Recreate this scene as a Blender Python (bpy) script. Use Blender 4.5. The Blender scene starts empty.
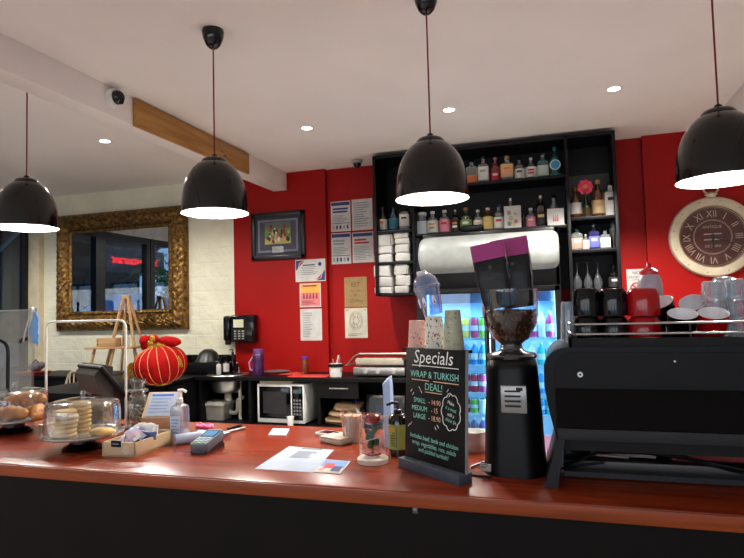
import bpy, bmesh, math, random
from mathutils import Matrix, Vector
R = math.radians
random.seed(7)
scene = bpy.context.scene
COL = scene.collection

# ------------------------------------------------------------------ camera
F_PX, YAW, PITCH, ROLL, EYE = 586.9, 0.30373, 0.052726, -0.026005, 1.6
def basis():
    f = Vector((-math.sin(YAW)*math.cos(PITCH), math.cos(YAW)*math.cos(PITCH), math.sin(PITCH)))
    r = Vector((math.cos(YAW), math.sin(YAW), 0)); u = r.cross(f)
    c, s = math.cos(ROLL), math.sin(ROLL)
    return c*r+s*u, c*u-s*r, f
CR, CU, CF = basis()
cam_d = bpy.data.cameras.new('camera'); cam = bpy.data.objects.new('camera', cam_d); COL.objects.link(cam)
cam_d.sensor_width = 36; cam_d.lens = F_PX*36/744; cam_d.clip_start = .05; cam_d.clip_end = 200
cam.matrix_world = Matrix(((CR.x, CU.x, -CF.x, 0), (CR.y, CU.y, -CF.y, 0), (CR.z, CU.z, -CF.z, EYE), (0, 0, 0, 1)))
scene.camera = cam
def ray(x, y): return CF + CR*((x-372)/F_PX) - CU*((y-279)/F_PX)
def at(x, y, Y):                       # point of the place seen at a pixel, at depth Y
    d = ray(x, y); return Vector((0, 0, EYE)) + d*(Y/d.y)
def on(x, y, z):                       # point of the place seen at a pixel, at height z
    d = ray(x, y); return Vector((0, 0, EYE)) + d*((z-EYE)/d.z)
def ppm(p):                            # metres per pixel at a point
    return (Vector(p)-Vector((0, 0, EYE))).dot(CF)/F_PX
def mir(x, y, X, Ym=6.03):             # point seen in the wall mirror, at given X
    d = ray(x, y); t = X/d.x; return Vector((X, 2*Ym-t*d.y, EYE+t*d.z))

# ------------------------------------------------------------------ materials
def lin(c): return tuple((v/255/12.92 if v/255 <= .04045 else ((v/255+.055)/1.055)**2.4) for v in c[:3]) + (1,)
_m = {}
def mat(name, col, rough=.5, metal=0., noise=None, bump=None, emit=None, coat=0., col2=None, stretch=(1, 1, 1), spec=.5, sss=0., objc=True):
    if name in _m: return _m[name]
    m = bpy.data.materials.new(name); m.use_nodes = True; nt = m.node_tree; b = nt.nodes['Principled BSDF']
    b.inputs['Base Color'].default_value = lin(col); b.inputs['Roughness'].default_value = rough
    b.inputs['Metallic'].default_value = metal; b.inputs['Coat Weight'].default_value = coat
    b.inputs['Specular IOR Level'].default_value = spec
    if sss:
        b.inputs['Subsurface Weight'].default_value = sss; b.inputs['Subsurface Radius'].default_value = (.02, .01, .005)
    tc = nt.nodes.new('ShaderNodeTexCoord'); mp = nt.nodes.new('ShaderNodeMapping'); mp.inputs['Scale'].default_value = stretch
    nt.links.new(tc.outputs['Object'], mp.inputs['Vector'])
    n = nt.nodes.new('ShaderNodeTexNoise'); nt.links.new(mp.outputs[0], n.inputs['Vector'])
    sc, amt = noise if noise else (9., .06)
    n.inputs['Scale'].default_value = sc; n.inputs['Detail'].default_value = 5
    c2 = lin(col2) if col2 else tuple(max(0, v*(1-amt*3)) for v in lin(col)[:3])+(1,)
    rp = nt.nodes.new('ShaderNodeMix'); rp.data_type = 'RGBA'
    mr = nt.nodes.new('ShaderNodeMapRange'); mr.inputs[1].default_value = .35; mr.inputs[2].default_value = .65
    nt.links.new(n.outputs['Fac'], mr.inputs[0]); nt.links.new(mr.outputs[0], rp.inputs[0])
    rp.inputs[6].default_value = lin(col); rp.inputs[7].default_value = c2
    nt.links.new(rp.outputs[2], b.inputs['Base Color'])
    if bump:
        n2 = nt.nodes.new('ShaderNodeTexNoise'); n2.inputs['Scale'].default_value = bump[0]; n2.inputs['Detail'].default_value = 4
        nt.links.new(mp.outputs[0], n2.inputs['Vector'])
        bp = nt.nodes.new('ShaderNodeBump'); bp.inputs['Strength'].default_value = bump[1]; bp.inputs['Distance'].default_value = .01
        nt.links.new(n2.outputs['Fac'], bp.inputs['Height']); nt.links.new(bp.outputs[0], b.inputs['Normal'])
    if emit:
        b.inputs['Emission Color'].default_value = lin(emit[0]); b.inputs['Emission Strength'].default_value = emit[1]
    _m[name] = m; return m
def glass(name, tint=(255, 255, 255), rough=.03, refl=.5, body=0., bodycol=None):
    """thin glass or clear plastic: tinted transparency, a fresnel gloss, and some milky body"""
    if name in _m: return _m[name]
    m = bpy.data.materials.new(name); m.use_nodes = True; nt = m.node_tree; nt.nodes.clear()
    o = nt.nodes.new('ShaderNodeOutputMaterial'); t = nt.nodes.new('ShaderNodeBsdfTransparent'); t.inputs[0].default_value = lin(tint)
    g = nt.nodes.new('ShaderNodeBsdfGlossy'); g.inputs['Roughness'].default_value = rough; g.inputs[0].default_value = (1, 1, 1, 1)
    lw = nt.nodes.new('ShaderNodeLayerWeight'); lw.inputs[0].default_value = .35
    mm = nt.nodes.new('ShaderNodeMath'); mm.operation = 'MULTIPLY_ADD'; mm.inputs[1].default_value = refl; mm.inputs[2].default_value = .04
    nt.links.new(lw.outputs['Facing'], mm.inputs[0])
    src = t.outputs[0]
    if body:
        d = nt.nodes.new('ShaderNodeBsdfDiffuse'); d.inputs[0].default_value = lin(bodycol or tint)
        mx = nt.nodes.new('ShaderNodeMixShader'); mx.inputs[0].default_value = body
        nt.links.new(t.outputs[0], mx.inputs[1]); nt.links.new(d.outputs[0], mx.inputs[2]); src = mx.outputs[0]
    ms = nt.nodes.new('ShaderNodeMixShader'); nt.links.new(mm.outputs[0], ms.inputs[0])
    nt.links.new(src, ms.inputs[1]); nt.links.new(g.outputs[0], ms.inputs[2]); nt.links.new(ms.outputs[0], o.inputs[0])
    _m[name] = m; return m
def glow(name, col, s):
    if name in _m: return _m[name]
    m = bpy.data.materials.new(name); m.use_nodes = True; nt = m.node_tree; nt.nodes.clear()
    o = nt.nodes.new('ShaderNodeOutputMaterial'); e = nt.nodes.new('ShaderNodeEmission')
    e.inputs[0].default_value = lin(col); e.inputs[1].default_value = s; nt.links.new(e.outputs[0], o.inputs[0])
    _m[name] = m; return m
def brickwall():
    m = mat('painted brick', (230, 226, 200), .75, noise=(3, .04)); nt = m.node_tree; b = nt.nodes['Principled BSDF']
    tc = nt.nodes.new('ShaderNodeTexCoord'); sp = nt.nodes.new('ShaderNodeSeparateXYZ'); cb = nt.nodes.new('ShaderNodeCombineXYZ')
    nt.links.new(tc.outputs['Object'], sp.inputs[0]); nt.links.new(sp.outputs[0], cb.inputs[0]); nt.links.new(sp.outputs[2], cb.inputs[1])
    br = nt.nodes.new('ShaderNodeTexBrick'); br.inputs['Scale'].default_value = 1; br.inputs['Brick Width'].default_value = .46
    br.inputs['Row Height'].default_value = .17; br.inputs['Mortar Size'].default_value = .012; br.inputs['Mortar Smooth'].default_value = .6
    nt.links.new(cb.outputs[0], br.inputs['Vector'])
    n = nt.nodes.new('ShaderNodeTexNoise'); n.inputs['Scale'].default_value = 7; n.inputs['Detail'].default_value = 6; nt.links.new(tc.outputs['Object'], n.inputs['Vector'])
    ma = nt.nodes.new('ShaderNodeMath'); ma.operation = 'MULTIPLY_ADD'; ma.inputs[1].default_value = -.07
    nt.links.new(br.outputs['Fac'], ma.inputs[0]); nt.links.new(n.outputs['Fac'], ma.inputs[2])
    bp = nt.nodes.new('ShaderNodeBump'); bp.inputs['Strength'].default_value = .9; bp.inputs['Distance'].default_value = .03
    nt.links.new(ma.outputs[0], bp.inputs['Height']); nt.links.new(bp.outputs[0], b.inputs['Normal'])
    return m

WHITE = mat('white ceramic', (232, 232, 228), .3)
BLACK = mat('black plastic', (9, 9, 10), .35, spec=.3)
BLKMAT = mat('matt black', (8, 8, 9), .6, spec=.25)
BLKGLOSS = mat('gloss black', (6, 6, 7), .12, spec=.4, coat=.15)
CHROME = mat('chrome', (215, 215, 215), .12, 1.)
STEEL = mat('brushed steel', (190, 188, 182), .32, 1., noise=(40, .05), stretch=(.1, 1, 1))
DARKMET = mat('dark metal', (45, 45, 47), .35, .8)
PAPER = mat('white paper', (206, 204, 198), .7)
PAPERBLUE = mat('cool white paper', (176, 188, 208), .65)
INK = mat('black ink', (40, 40, 44), .7)
INKBLUE = mat('navy ink', (40, 62, 120), .7)
INKRED = mat('red ink', (190, 40, 40), .7)
INKGREY = mat('grey ink', (150, 152, 156), .7)
WOODPALE = mat('pale wood', (196, 158, 112), .55, noise=(14, .1), stretch=(.3, 3, 3), col2=(168, 128, 84))
CREAM = mat('cream paint', (214, 200, 165), .5)
GLASS = glass('clear glass', (244, 248, 248))
PLASTIC = glass('clear plastic', (232, 236, 240), .08, .6, .06, (235, 240, 245))
RED = mat('red wall paint', (154, 10, 5), .5, spec=.2, noise=(2.5, .03), bump=(60, .04))
CEIL = mat('white ceiling paint', (234, 227, 221), .8, noise=(1.5, .015))

# ------------------------------------------------------------------ mesh building
def X90(): return Matrix.Rotation(R(90), 4, 'X')
class MB:
    def __init__(s): s.v = []; s.f = []; s.mi = []; s.sm = []; s.mats = []; s.M = Matrix()
    def idx(s, m):
        if m not in s.mats: s.mats.append(m)
        return s.mats.index(m)
    def add(s, vs, fs, m, smooth=False, M=None):
        T_ = s.M @ M if M is not None else s.M
        o = len(s.v); s.v += [tuple(T_ @ Vector(v)) for v in vs]; k = s.idx(m)
        for f in fs: s.f.append(tuple(o+i for i in f)); s.mi.append(k); s.sm.append(smooth)
        return s
    def box(s, c, d, m, bev=0., seg=2, M=None, jit=0.):
        bm = bmesh.new(); bmesh.ops.create_cube(bm, size=1)
        for v in bm.verts: v.co = Vector((v.co.x*d[0]+c[0], v.co.y*d[1]+c[1], v.co.z*d[2]+c[2]))
        if bev: bmesh.ops.bevel(bm, geom=list(bm.edges), offset=min(bev, min(d)*.49), segments=seg, profile=.5, affect='EDGES')
        if jit:
            for v in bm.verts: v.co += Vector((random.uniform(-jit, jit), random.uniform(-jit, jit), random.uniform(-jit, jit)))
        bm.verts.index_update()
        s.add([v.co.copy() for v in bm.verts], [[v.index for v in f.verts] for f in bm.faces], m, bool(bev), M); bm.free(); return s
    def b2(s, x0, y0, z0, x1, y1, z1, m, bev=0., seg=2, M=None):
        return s.box(((x0+x1)/2, (y0+y1)/2, (z0+z1)/2), (abs(x1-x0), abs(y1-y0), abs(z1-z0)), m, bev, seg, M)
    def lathe(s, prof, m, c=(0, 0, 0), seg=24, M=None, smooth=True, cap=False, sq=0.):
        vs = []; fs = []; rings = []
        for r, z in prof:
            if r < 1e-6: rings.append([len(vs)]); vs.append((c[0], c[1], c[2]+z)); continue
            ring = []
            for i in range(seg):
                a = 2*math.pi*i/seg; x, y = math.cos(a), math.sin(a)
                if sq:
                    k = (abs(x)**(2+sq*6)+abs(y)**(2+sq*6))**(-1/(2+sq*6)); x, y = x*k, y*k
                ring.append(len(vs)); vs.append((c[0]+r*x, c[1]+r*y, c[2]+z))
            rings.append(ring)
        for a, b in zip(rings, rings[1:]):
            for i in range(seg):
                j = (i+1) % seg
                if len(a) == 1 and len(b) == 1: break
                if len(a) == 1: fs.append((a[0], b[j], b[i]))
                elif len(b) == 1: fs.append((a[i], a[j], b[0]))
                else: fs.append((a[i], a[j], b[j], b[i]))
        if cap:
            if len(rings[0]) > 1: fs.append(tuple(reversed(rings[0])))
            if len(rings[-1]) > 1: fs.append(tuple(rings[-1]))
        return s.add(vs, fs, m, smooth, M)
    def cyl(s, c, r, h, m, seg=20, M=None): return s.lathe([(0, 0), (r, 0), (r, h), (0, h)], m, c, seg, M)
    def tube(s, pts, r, m, seg=8, closed=False, M=None, cap=True):
        pts = [Vector(p) for p in pts]; n = len(pts); rs = r if isinstance(r, (list, tuple)) else [r]*n
        vs = []; fs = []; up = None
        for i, p in enumerate(pts):
            if closed: t = pts[(i+1) % n]-pts[i-1]
            else: t = pts[min(i+1, n-1)]-pts[max(i-1, 0)]
            t.normalize()
            if up is None: up = t.orthogonal().normalized()
            up = (up-t*up.dot(t)); up = up.normalized() if up.length > 1e-6 else t.orthogonal().normalized()
            w = t.cross(up)
            for k in range(seg):
                a = 2*math.pi*k/seg; vs.append(p+(up*math.cos(a)+w*math.sin(a))*rs[i])
        for i in range(n if closed else n-1):
            j = (i+1) % n
            for k in range(seg):
                l = (k+1) % seg; fs.append((i*seg+k, i*seg+l, j*seg+l, j*seg+k))
        if cap and not closed: fs += [tuple(reversed(range(seg))), tuple(range((n-1)*seg, n*seg))]
        return s.add(vs, fs, m, True, M)
    def prism(s, poly, h, m, M=None, m2=None):
        n = len(poly); vs = [(p[0], p[1], 0) for p in poly]+[(p[0], p[1], h) for p in poly]
        s.add(vs, [(i, (i+1) % n, n+(i+1) % n, n+i) for i in range(n)], m, False, M)
        return s.add(vs, [tuple(reversed(range(n))), tuple(range(n, 2*n))], m2 or m, False, M)
    def ell(s, c, d, m, seg=16, M=None):
        n = seg//2
        pr = [(math.sin(math.pi*i/n), -math.cos(math.pi*i/n)) for i in range(n+1)]
        pr[0] = (0, -1); pr[-1] = (0, 1)
        Q = Matrix.Translation(c) @ Matrix.Diagonal((d[0], d[1], d[2], 1))
        return s.lathe(pr, m, (0, 0, 0), seg, (M @ Q) if M is not None else Q)
    def loft(s, secs, m, cap=True, smooth=True, M=None):
        n = len(secs[0]); vs = [p for q in secs for p in q]; fs = []
        for i in range(len(secs)-1):
            for k in range(n):
                l = (k+1) % n; fs.append((i*n+k, i*n+l, (i+1)*n+l, (i+1)*n+k))
        if cap: fs += [tuple(reversed(range(n))), tuple(range((len(secs)-1)*n, len(secs)*n))]
        return s.add(vs, fs, m, smooth, M)
    def poly(s, pts, m, M=None): return s.add(pts, [tuple(range(len(pts)))], m, False, M)
    def rect(s, x0, z0, x1, z1, m, y=0., M=None):   # a flat rectangle facing -Y
        return s.poly([(x0, y, z0), (x1, y, z0), (x1, y, z1), (x0, y, z1)], m, M)
    def text(s, body, size, m, M=None, align='CENTER', ext=0., shear=0.):
        cu = bpy.data.curves.new('t', 'FONT'); cu.body = body; cu.size = size; cu.align_x = align; cu.align_y = 'CENTER'
        cu.extrude = ext; cu.shear = shear; cu.resolution_u = 2
        ob = bpy.data.objects.new('t', cu); COL.objects.link(ob); dg = bpy.context.evaluated_depsgraph_get()
        me = bpy.data.meshes.new_from_object(ob.evaluated_get(dg))
        s.add([v.co.copy() for v in me.vertices], [tuple(p.vertices) for p in me.polygons], m, False, M)
        bpy.data.objects.remove(ob); bpy.data.curves.remove(cu); bpy.data.meshes.remove(me); return s
    def build(s, name, parent=None, label=None, loc=None, rot=None, kind=None):
        me = bpy.data.meshes.new(name); me.from_pydata(s.v, [], s.f); me.validate(verbose=False)
        for m in s.mats: me.materials.append(m)
        if len(me.polygons) == len(s.f):
            me.polygons.foreach_set('material_index', s.mi); me.polygons.foreach_set('use_smooth', s.sm)
        bm = bmesh.new(); bm.from_mesh(me)
        bmesh.ops.recalc_face_normals(bm, faces=bm.faces); bm.to_mesh(me); bm.free()
        if any(s.sm): me.set_sharp_from_angle(angle=R(42))
        o = bpy.data.objects.new(name, me); COL.objects.link(o)
        if parent: o.parent = parent
        if label: o['label'] = label
        if loc is not None: o.location = loc
        if rot is not None: o.rotation_euler = rot
        if kind: o['kind'] = kind
        return o
def tag(o, label, cat, group=None):
    o['label'] = label; o['category'] = cat
    if group: o['group'] = group
    return o
def T(name, label, cat, loc=(0, 0, 0), rz=0., group=None, rot=None):
    o = bpy.data.objects.new(name, None); COL.objects.link(o); o.location = loc
    o.rotation_euler = rot if rot else (0, 0, rz); o.empty_display_size = .05
    return tag(o, label, cat, group)
def S(name, mb, loc=None, parent=None):
    return mb.build(name, parent=parent, loc=loc, kind=None if parent else 'structure')
def dup(root, loc, label=None, rot=None, group=None):
    r = root.copy(); COL.objects.link(r); r.location = loc
    if label: r['label'] = label
    if rot is not None: r.rotation_euler = rot
    if group: r['group'] = group
    for ch in list(root.children):
        c = ch.copy(); COL.objects.link(c); c.parent = r
        for g in ch.children:
            d = g.copy(); COL.objects.link(d); d.parent = c
    return r
ORD = ['first', 'second', 'third', 'fourth', 'fifth', 'sixth', 'seventh', 'eighth', 'ninth', 'tenth', 'eleventh', 'twelfth', 'thirteenth', 'fourteenth', 'fifteenth']
def rr(w, d, r, n=4, z=0., cx=0., cy=0.):
    pts = []
    for qx, qy, a0 in ((1, 1, 0), (-1, 1, 90), (-1, -1, 180), (1, -1, 270)):
        for i in range(n+1):
            a = R(a0+90*i/n); pts.append((cx+qx*(w/2-r)+r*math.cos(a), cy+qy*(d/2-r)+r*math.sin(a), z))
    return pts
def arc(cx, cz, r, a0, a1, n): return [(cx+r*math.cos(R(a0+(a1-a0)*i/n)), cz+r*math.sin(R(a0+(a1-a0)*i/n))) for i in range(n+1)]

# ------------------------------------------------------------------ setting
CT = 1.05; BC = .93; H = 3.2; YW = 6.08; YR = 6.14
TILE = mat('pale floor tile', (196, 190, 184), .4, noise=(4, .1))
DFRAME = mat('dark aluminium', (34, 30, 27), .5, spec=.3)
mb = MB(); mb.b2(-6.9, -3.6, -.1, 3.2, 6.3, 0, TILE); S('floor', mb)
mb = MB(); mb.b2(-6.9, -3.6, H, 3.2, 6.3, H+.1, CEIL); S('ceiling', mb)
mb = MB(); mb.b2(-2.43, YR, 0, .84, 6.3, H, RED); S('wall_back', mb)
mb = MB(); mb.b2(-3.6, YW, 0, -2.43, 6.3, H, RED); S('wall_back_pillar', mb)
mb = MB(); mb.b2(.84, YW, 0, 3.2, 6.3, H, RED); S('wall_back_right', mb)
mb = MB(); mb.b2(-6.44, YW, 0, -3.6, 6.3, H, brickwall()); S('wall_back_left', mb)
mb = MB(); mb.b2(-6.62, 6.0, 0, -6.44, 6.3, H, CREAM, .004); S('trim_1', mb)
WALLP = mat('wall paint', (222, 214, 204), .7)
mb = MB(); mb.b2(3.1, -3.6, 0, 3.2, 6.3, H, WALLP); S('wall_right', mb)
mb = MB()
mb.b2(-6.9, -3.6, 2.7, 3.2, -3.5, H, WALLP); mb.b2(-6.9, -3.6, 0, 3.2, -3.5, .5, WALLP)
for x in (-6.9, -4.4, -2.0, .4, 2.8): mb.b2(x, -3.6, .5, x+.3, -3.5, 2.7, WALLP)
S('wall_front', mb)
mb = MB()
mb.b2(-6.9, -3.6, 2.92, -6.62, 6.3, H, WALLP); mb.b2(-6.9, -3.6, 0, -6.62, 1.2, 2.92, WALLP)
S('wall_left', mb)
# dark bifold doors along the left side
PANE = glass('window glass', (225, 235, 240), .01, .12)
Ys = [6.1, 5.94, 5.94-1.02, 4.85-.17, 3.71, 3.5, 2.55, 2.35, 1.4, 1.2]
edges = [(5.96, 6.1), (4.67, 4.86), (3.5, 3.71), (2.35, 2.55), (1.2, 1.38)]
k = 1
for (a0, a1), (b0, b1) in zip(edges, edges[1:]):
    mb = MB()
    mb.b2(-6.72, b1-.09, .02, -6.62, b1, 2.92, DFRAME); mb.b2(-6.72, a0, .02, -6.62, a0+.1, 2.92, DFRAME)
    mb.b2(-6.72, b1, 2.82, -6.62, a0, 2.92, DFRAME); mb.b2(-6.72, b1, .02, -6.62, a0, .14, DFRAME)
    w = S('window_%d' % k, mb)
    q = MB(); q.b2(-6.68, b1, .14, -6.67, a0, 2.82, PANE); q.build('pane', w)
    q = MB(); q.box((-6.6, a0+.05, 1.6), (.03, .02, .18), CHROME, .008); q.build('handle', w)
    k += 1
mb = MB()
for x in (-6.6, -4.1, -1.7, .7):
    for z in (.5, 2.64): mb.b2(x, -3.58, z, x+2.1, -3.52, z+.06, DFRAME)
    for xx in (x, x+1.02, x+2.04): mb.b2(xx, -3.58, .5, xx+.06, -3.52, 2.7, DFRAME)
S('window_%d' % k, mb)
# ceiling beam with its timber board
mb = MB(); mb.b2(-3.07, -3.5, 2.995, -2.9, YW, H, CEIL, .004); S('trim_2', mb)
mb = MB(); mb.b2(1.38, -3.5, 2.995, 1.56, YW, H, CEIL, .004); S('trim_3', mb)
PINE = mat('golden pine', (178, 128, 62), .5, noise=(7, .1), stretch=(3, .35, 4), col2=(150, 100, 44))
mb = MB(); mb.b2(-2.9, 3.51, 2.985, -2.872, 5.17, 3.19, PINE, .003)
mb.ell((-2.871, 4.72, 3.06), (.003, .03, .012), mat('wood knot', (110, 68, 30), .5)); mb.ell((-2.871, 4.67, 3.085), (.003, .02, .008), mat('wood knot', (110, 68, 30), .5))
tag(mb.build('timber_board'), 'long pale pine board fixed to the side of the white ceiling beam', 'board')

# street outside the left doors (seen in the mirror)
mb = MB(); mb.b2(-9.4, -16, -.25, -6.9, 22, -.1, mat('pavement concrete', (110, 112, 114), .8)); S('pavement', mb)
mb = MB(); mb.b2(-40, -16, -.25, -9.4, 22, .75, mat('road asphalt', (62, 64, 68), .9)); S('road', mb)
bd = T('street_building', 'dark shop building with deep awning across the street, seen in the mirror', 'building', (-19.5, 4, .75))
BW = mat('slate render', (26, 29, 34), .8, spec=.2); AW = mat('awning blue grey', (40, 50, 62), .8, spec=.2)
mb = MB(); mb.b2(-3, -16, 0, 0, 14, 3.0, mat('shopfront dark', (14, 15, 17), .5, spec=.2)); mb.b2(-3, -16, 3.0, 0, 14, 9, BW); mb.build('wall', bd)
mb = MB(); mb.b2(0, -16, 4.1, 3.2, 14, 4.3, AW); mb.b2(3.1, -16, 3.9, 3.25, 14, 4.7, AW); mb.build('awning', bd)
mb = MB()
for i in range(6): mb.tube([(0, -14+5*i, 2.0), (3, -14+5*i, 4.1)], .07, mat('pale steel', (120, 126, 132), .6)); 
mb.build('awning_strut', bd)
mb = MB()
for i in range(7): mb.b2(0.0, -15+4*i, .6, .06, -12.4+4*i, 2.6, mat('dim shop glass', (26, 32, 40), .5, spec=.2))
mb.build('shop_window', bd)
# red script sign on a fascia across the street
a = mir(160, 261, -16.1); b = mir(112, 262, -16.1)
sg = T('street_sign', 'red lit script sign reading Restaurant across the street, seen in the mirror', 'sign', (-16.12, (a.y+b.y)/2, (a.z+b.z)/2), R(90))
mb = MB(); mb.text('ing Restaurant', abs(a.y-b.y)/6.0, glow('red neon', (255, 40, 50), 2.2), X90(), ext=.02, shear=.25); mb.build('lettering', sg)
mb = MB(); mb.b2(-abs(a.y-b.y)*.62, .03, -.5, abs(a.y-b.y)*.62, .1, .5, mat('sign board', (34, 38, 46), .5)); mb.build('sign_board', sg)
def car(loc, rz, paint, label):
    c = T('parked_car', label, 'car', loc, rz, rot=None)
    P_ = mat('car paint '+label[:6], paint, .3, spec=.3)
    secs = []
    prof = [(-2.1, .45, .62, .78), (-2.0, .3, .85, .84), (-1.2, .25, .95, .86), (0, .25, .95, .87), (1.2, .25, .95, .86), (1.95, .3, .78, .82), (2.1, .45, .6, .74)]
    for x, z0, z1, w in prof: secs.append([(x, y*w, z) for y, z in ((-1, z0), (1, z0), (1, z1-.1), (.93, z1), (-.93, z1), (-1, z1-.1))])
    mb = MB(); mb.loft(secs, P_); mb.build('body', c)
    mb = MB(); mb.loft([[(x, y*w, z) for y in (-1, 1)] + [(x2, y*w2, z2) for y in (1, -1)] for (x, w, z, x2, w2, z2) in ((-1.75, .8, .9, -1.75, .78, .93), (-1.2, .8, .9, -1.1, .66, 1.4), (.2, .8, .9, .1, .66, 1.47), (1.15, .8, .9, 1.05, .76, .95))], P_); mb.build('cabin', c)
    mb = MB()
    for s_ in (-1, 1): mb.poly([(-1.1, s_*.79, .95), (.95, s_*.79, .95), (.15, s_*.69, 1.4), (-.95, s_*.69, 1.36)], mat('car glass', (150, 170, 190), .1))
    mb.build('side_window', c)
    for x in (-1.3, 1.3):
        for y in (-.85, .85):
            mb = MB(); mb.cyl((0, 0, -.1), .32, .2, BLKMAT, 18, Matrix.Translation((x, y, .32)) @ X90()); mb.build('wheel', c)
    return c
p = mir(128, 296, -11.5)
car((-11.5, p.y, .75), R(90), (24, 120, 190), 'bright blue parked car on the street, seen in the mirror')
p = mir(84, 303, -12.5)
car((-14.2, p.y+1.2, .75), R(90), (215, 220, 225), 'white parked car on the street, seen in the mirror')
p = mir(158, 280, -13)
tr = T('street_tree', 'green leafy street tree past the blue car, seen in the mirror', 'tree', (-13, p.y-.5, .75))
mb = MB(); mb.tube([(0, 0, 0), (.05, 0, 1.2), (0, .1, 2.2)], [.12, .09, .06], mat('bark', (90, 75, 60), .9)); mb.build('trunk', tr)
mb = MB()
LEAF = mat('street leaf', (70, 150, 62), .6)
for i in range(420):
    u, v, w = (random.gauss(0, .5) for _ in range(3)); c = Vector((u, v*.9, 2.1+w*.7)); q = Vector((random.uniform(-1, 1), random.uniform(-1, 1), random.uniform(-1, 1))).normalized()*.11; n = q.orthogonal().normalized()*.06
    mb.poly([c-q, c+n, c+q, c-n], LEAF)
mb.build('crown', tr)

# ------------------------------------------------------------------ ceiling fittings
SPOT = glow('downlight glow', (255, 240, 222), 14)
for i, (x, y, lab) in enumerate(((-3.865, 4.31, 'round recessed downlight beyond the beam, above the gilt mirror side'),
                                 (-2.017, 4.65, 'round recessed downlight above the red pillar with the framed picture'),
                                 (-.769, 4.65, 'round recessed downlight above the middle black pendant'),
                                 (.47, 4.65, 'round recessed downlight above the narrow right bottle shelves'),
                                 (-5.6, 4.2, 'added downlight out of the frame on the left, brightening the white wall'))):  # the last one is unseen, added to brighten the white brick wall
    d = T('ceiling_downlight', lab, 'ceiling light', (x, y, H), group='recessed ceiling downlights')
    mb = MB(); mb.lathe([(.045, -.004), (.062, -.004), (.064, 0), (.045, 0)], WHITE, seg=28); mb.build('trim_ring', d)
    mb = MB(); mb.lathe([(0, -.0025), (.046, -.0025)], SPOT, seg=28); mb.build('lamp_face', d)
    l = bpy.data.lights.new('downlight', 'SPOT'); l.energy = (140, 160, 95, 400, 150)[i]; l.color = (1, .96, .9); l.spot_size = R((152, 122, 122, 122, 152)[i]); l.spot_blend = .45; l.shadow_soft_size = .045
    o = bpy.data.objects.new('downlight_beam', l); COL.objects.link(o); o.location = (0, 0, -.01); o.parent = d
def dome_camera(loc, rot, s, lab, base):
    c = T('dome_camera', lab, 'security camera', loc, rot=rot)
    mb = MB(); mb.lathe([(0, 0), (.062*s, 0), (.066*s, .012*s), (.06*s, .034*s), (.047*s, .04*s)], base, seg=28); mb.build('base', c)
    mb = MB(); mb.lathe([(.047*s, .036*s), (.047*s, .05*s), (.04*s, .07*s), (.025*s, .085*s), (0, .09*s)], BLKGLOSS, seg=24); mb.build('dome', c)
    mb = MB(); mb.cyl((0, 0, .078*s), .014*s, .014*s, DARKMET, 12, Matrix.Rotation(R(25), 4, 'Y')); mb.build('lens', c)
dome_camera((-2.9, 3.3, 3.12), (0, R(90), 0), 1.05, 'white and black dome camera on the side of the ceiling beam', WHITE)
dome_camera((-1.969, 5.86, H), (R(180), 0, 0), .9, 'small grey and black dome camera on the ceiling beside the shelf unit', mat('grey plastic', (150, 146, 138), .5))

# pendants
LINING = mat('white enamel', (245, 243, 238), .4)
SHADE = mat('black enamel shade', (10, 9, 9), .18, spec=.4, coat=.2)
CORD = mat('red fabric cord', (120, 22, 22), .8)
BULB = glow('lamp bulb', (255, 238, 215), 25)
def pendant(x, y, z, lab):
    p = T('pendant_lamp', lab, 'pendant lamp', (x, y, z), group='black pendant lamps over the counter')
    Rr = .182
    out = [(a_, b_*.92) for a_, b_ in [(1, 0), (1, .012), (.985, .06), (.96, .12), (.9, .175), (.8, .225), (.66, .268), (.5, .298), (.4, .31), (.39, .318), (.33, .332), (.2, .342), (.1, .345), (0, .346)]]
    mb = MB(); mb.lathe([(a*Rr, b) for a, b in out], SHADE, seg=48); mb.build('shade', p)
    mb = MB(); mb.lathe([(Rr, 0)]+[((a-.022)*Rr, b-.006) for a, b in out[2:9]]+[(0, .272)], LINING, seg=48); mb.build('shade_lining', p)
    mb = MB(); mb.lathe([(0, .316), (.02, .316), (.016, .328), (.006, .336), (0, .336)], BLACK, seg=16); mb.tube([(0, 0, .33), (0, 0, H-z-.085)], .0042, CORD); mb.build('cord', p)
    mb = MB(); mb.lathe([(0, -.105), (.022, -.103), (.04, -.085), (.055, -.05), (.062, -.015), (.06, 0), (0, 0)], BLKGLOSS, (0, 0, H-z), 28); mb.build('canopy', p)
    mb = MB(); mb.ell((0, 0, .13), (.042, .042, .05), BULB, 20); mb.cyl((0, 0, .17), .02, .1, WHITE, 14); mb.build('bulb', p)
    l = bpy.data.lights.new('pendant', 'POINT'); l.energy = 38; l.color = (1, .93, .84); l.shadow_soft_size = .045
    o = bpy.data.objects.new('pendant_light', l); COL.objects.link(o); o.location = (0, 0, .07); o.parent = p
pendant(-3.15, 2.84, 2.168, 'black bell pendant lamp hanging by the gilt mirror, leftmost of the row')
pendant(-1.79, 2.83, 2.158, 'black bell pendant lamp hanging before the red wall edge, whole ceiling cap showing')
pendant(-.573, 2.87, 2.145, 'black bell pendant lamp hanging in front of the bottle shelves')
pendant(.705, 2.86, 2.122, 'black bell pendant lamp hanging in front of the wall clock')

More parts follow.
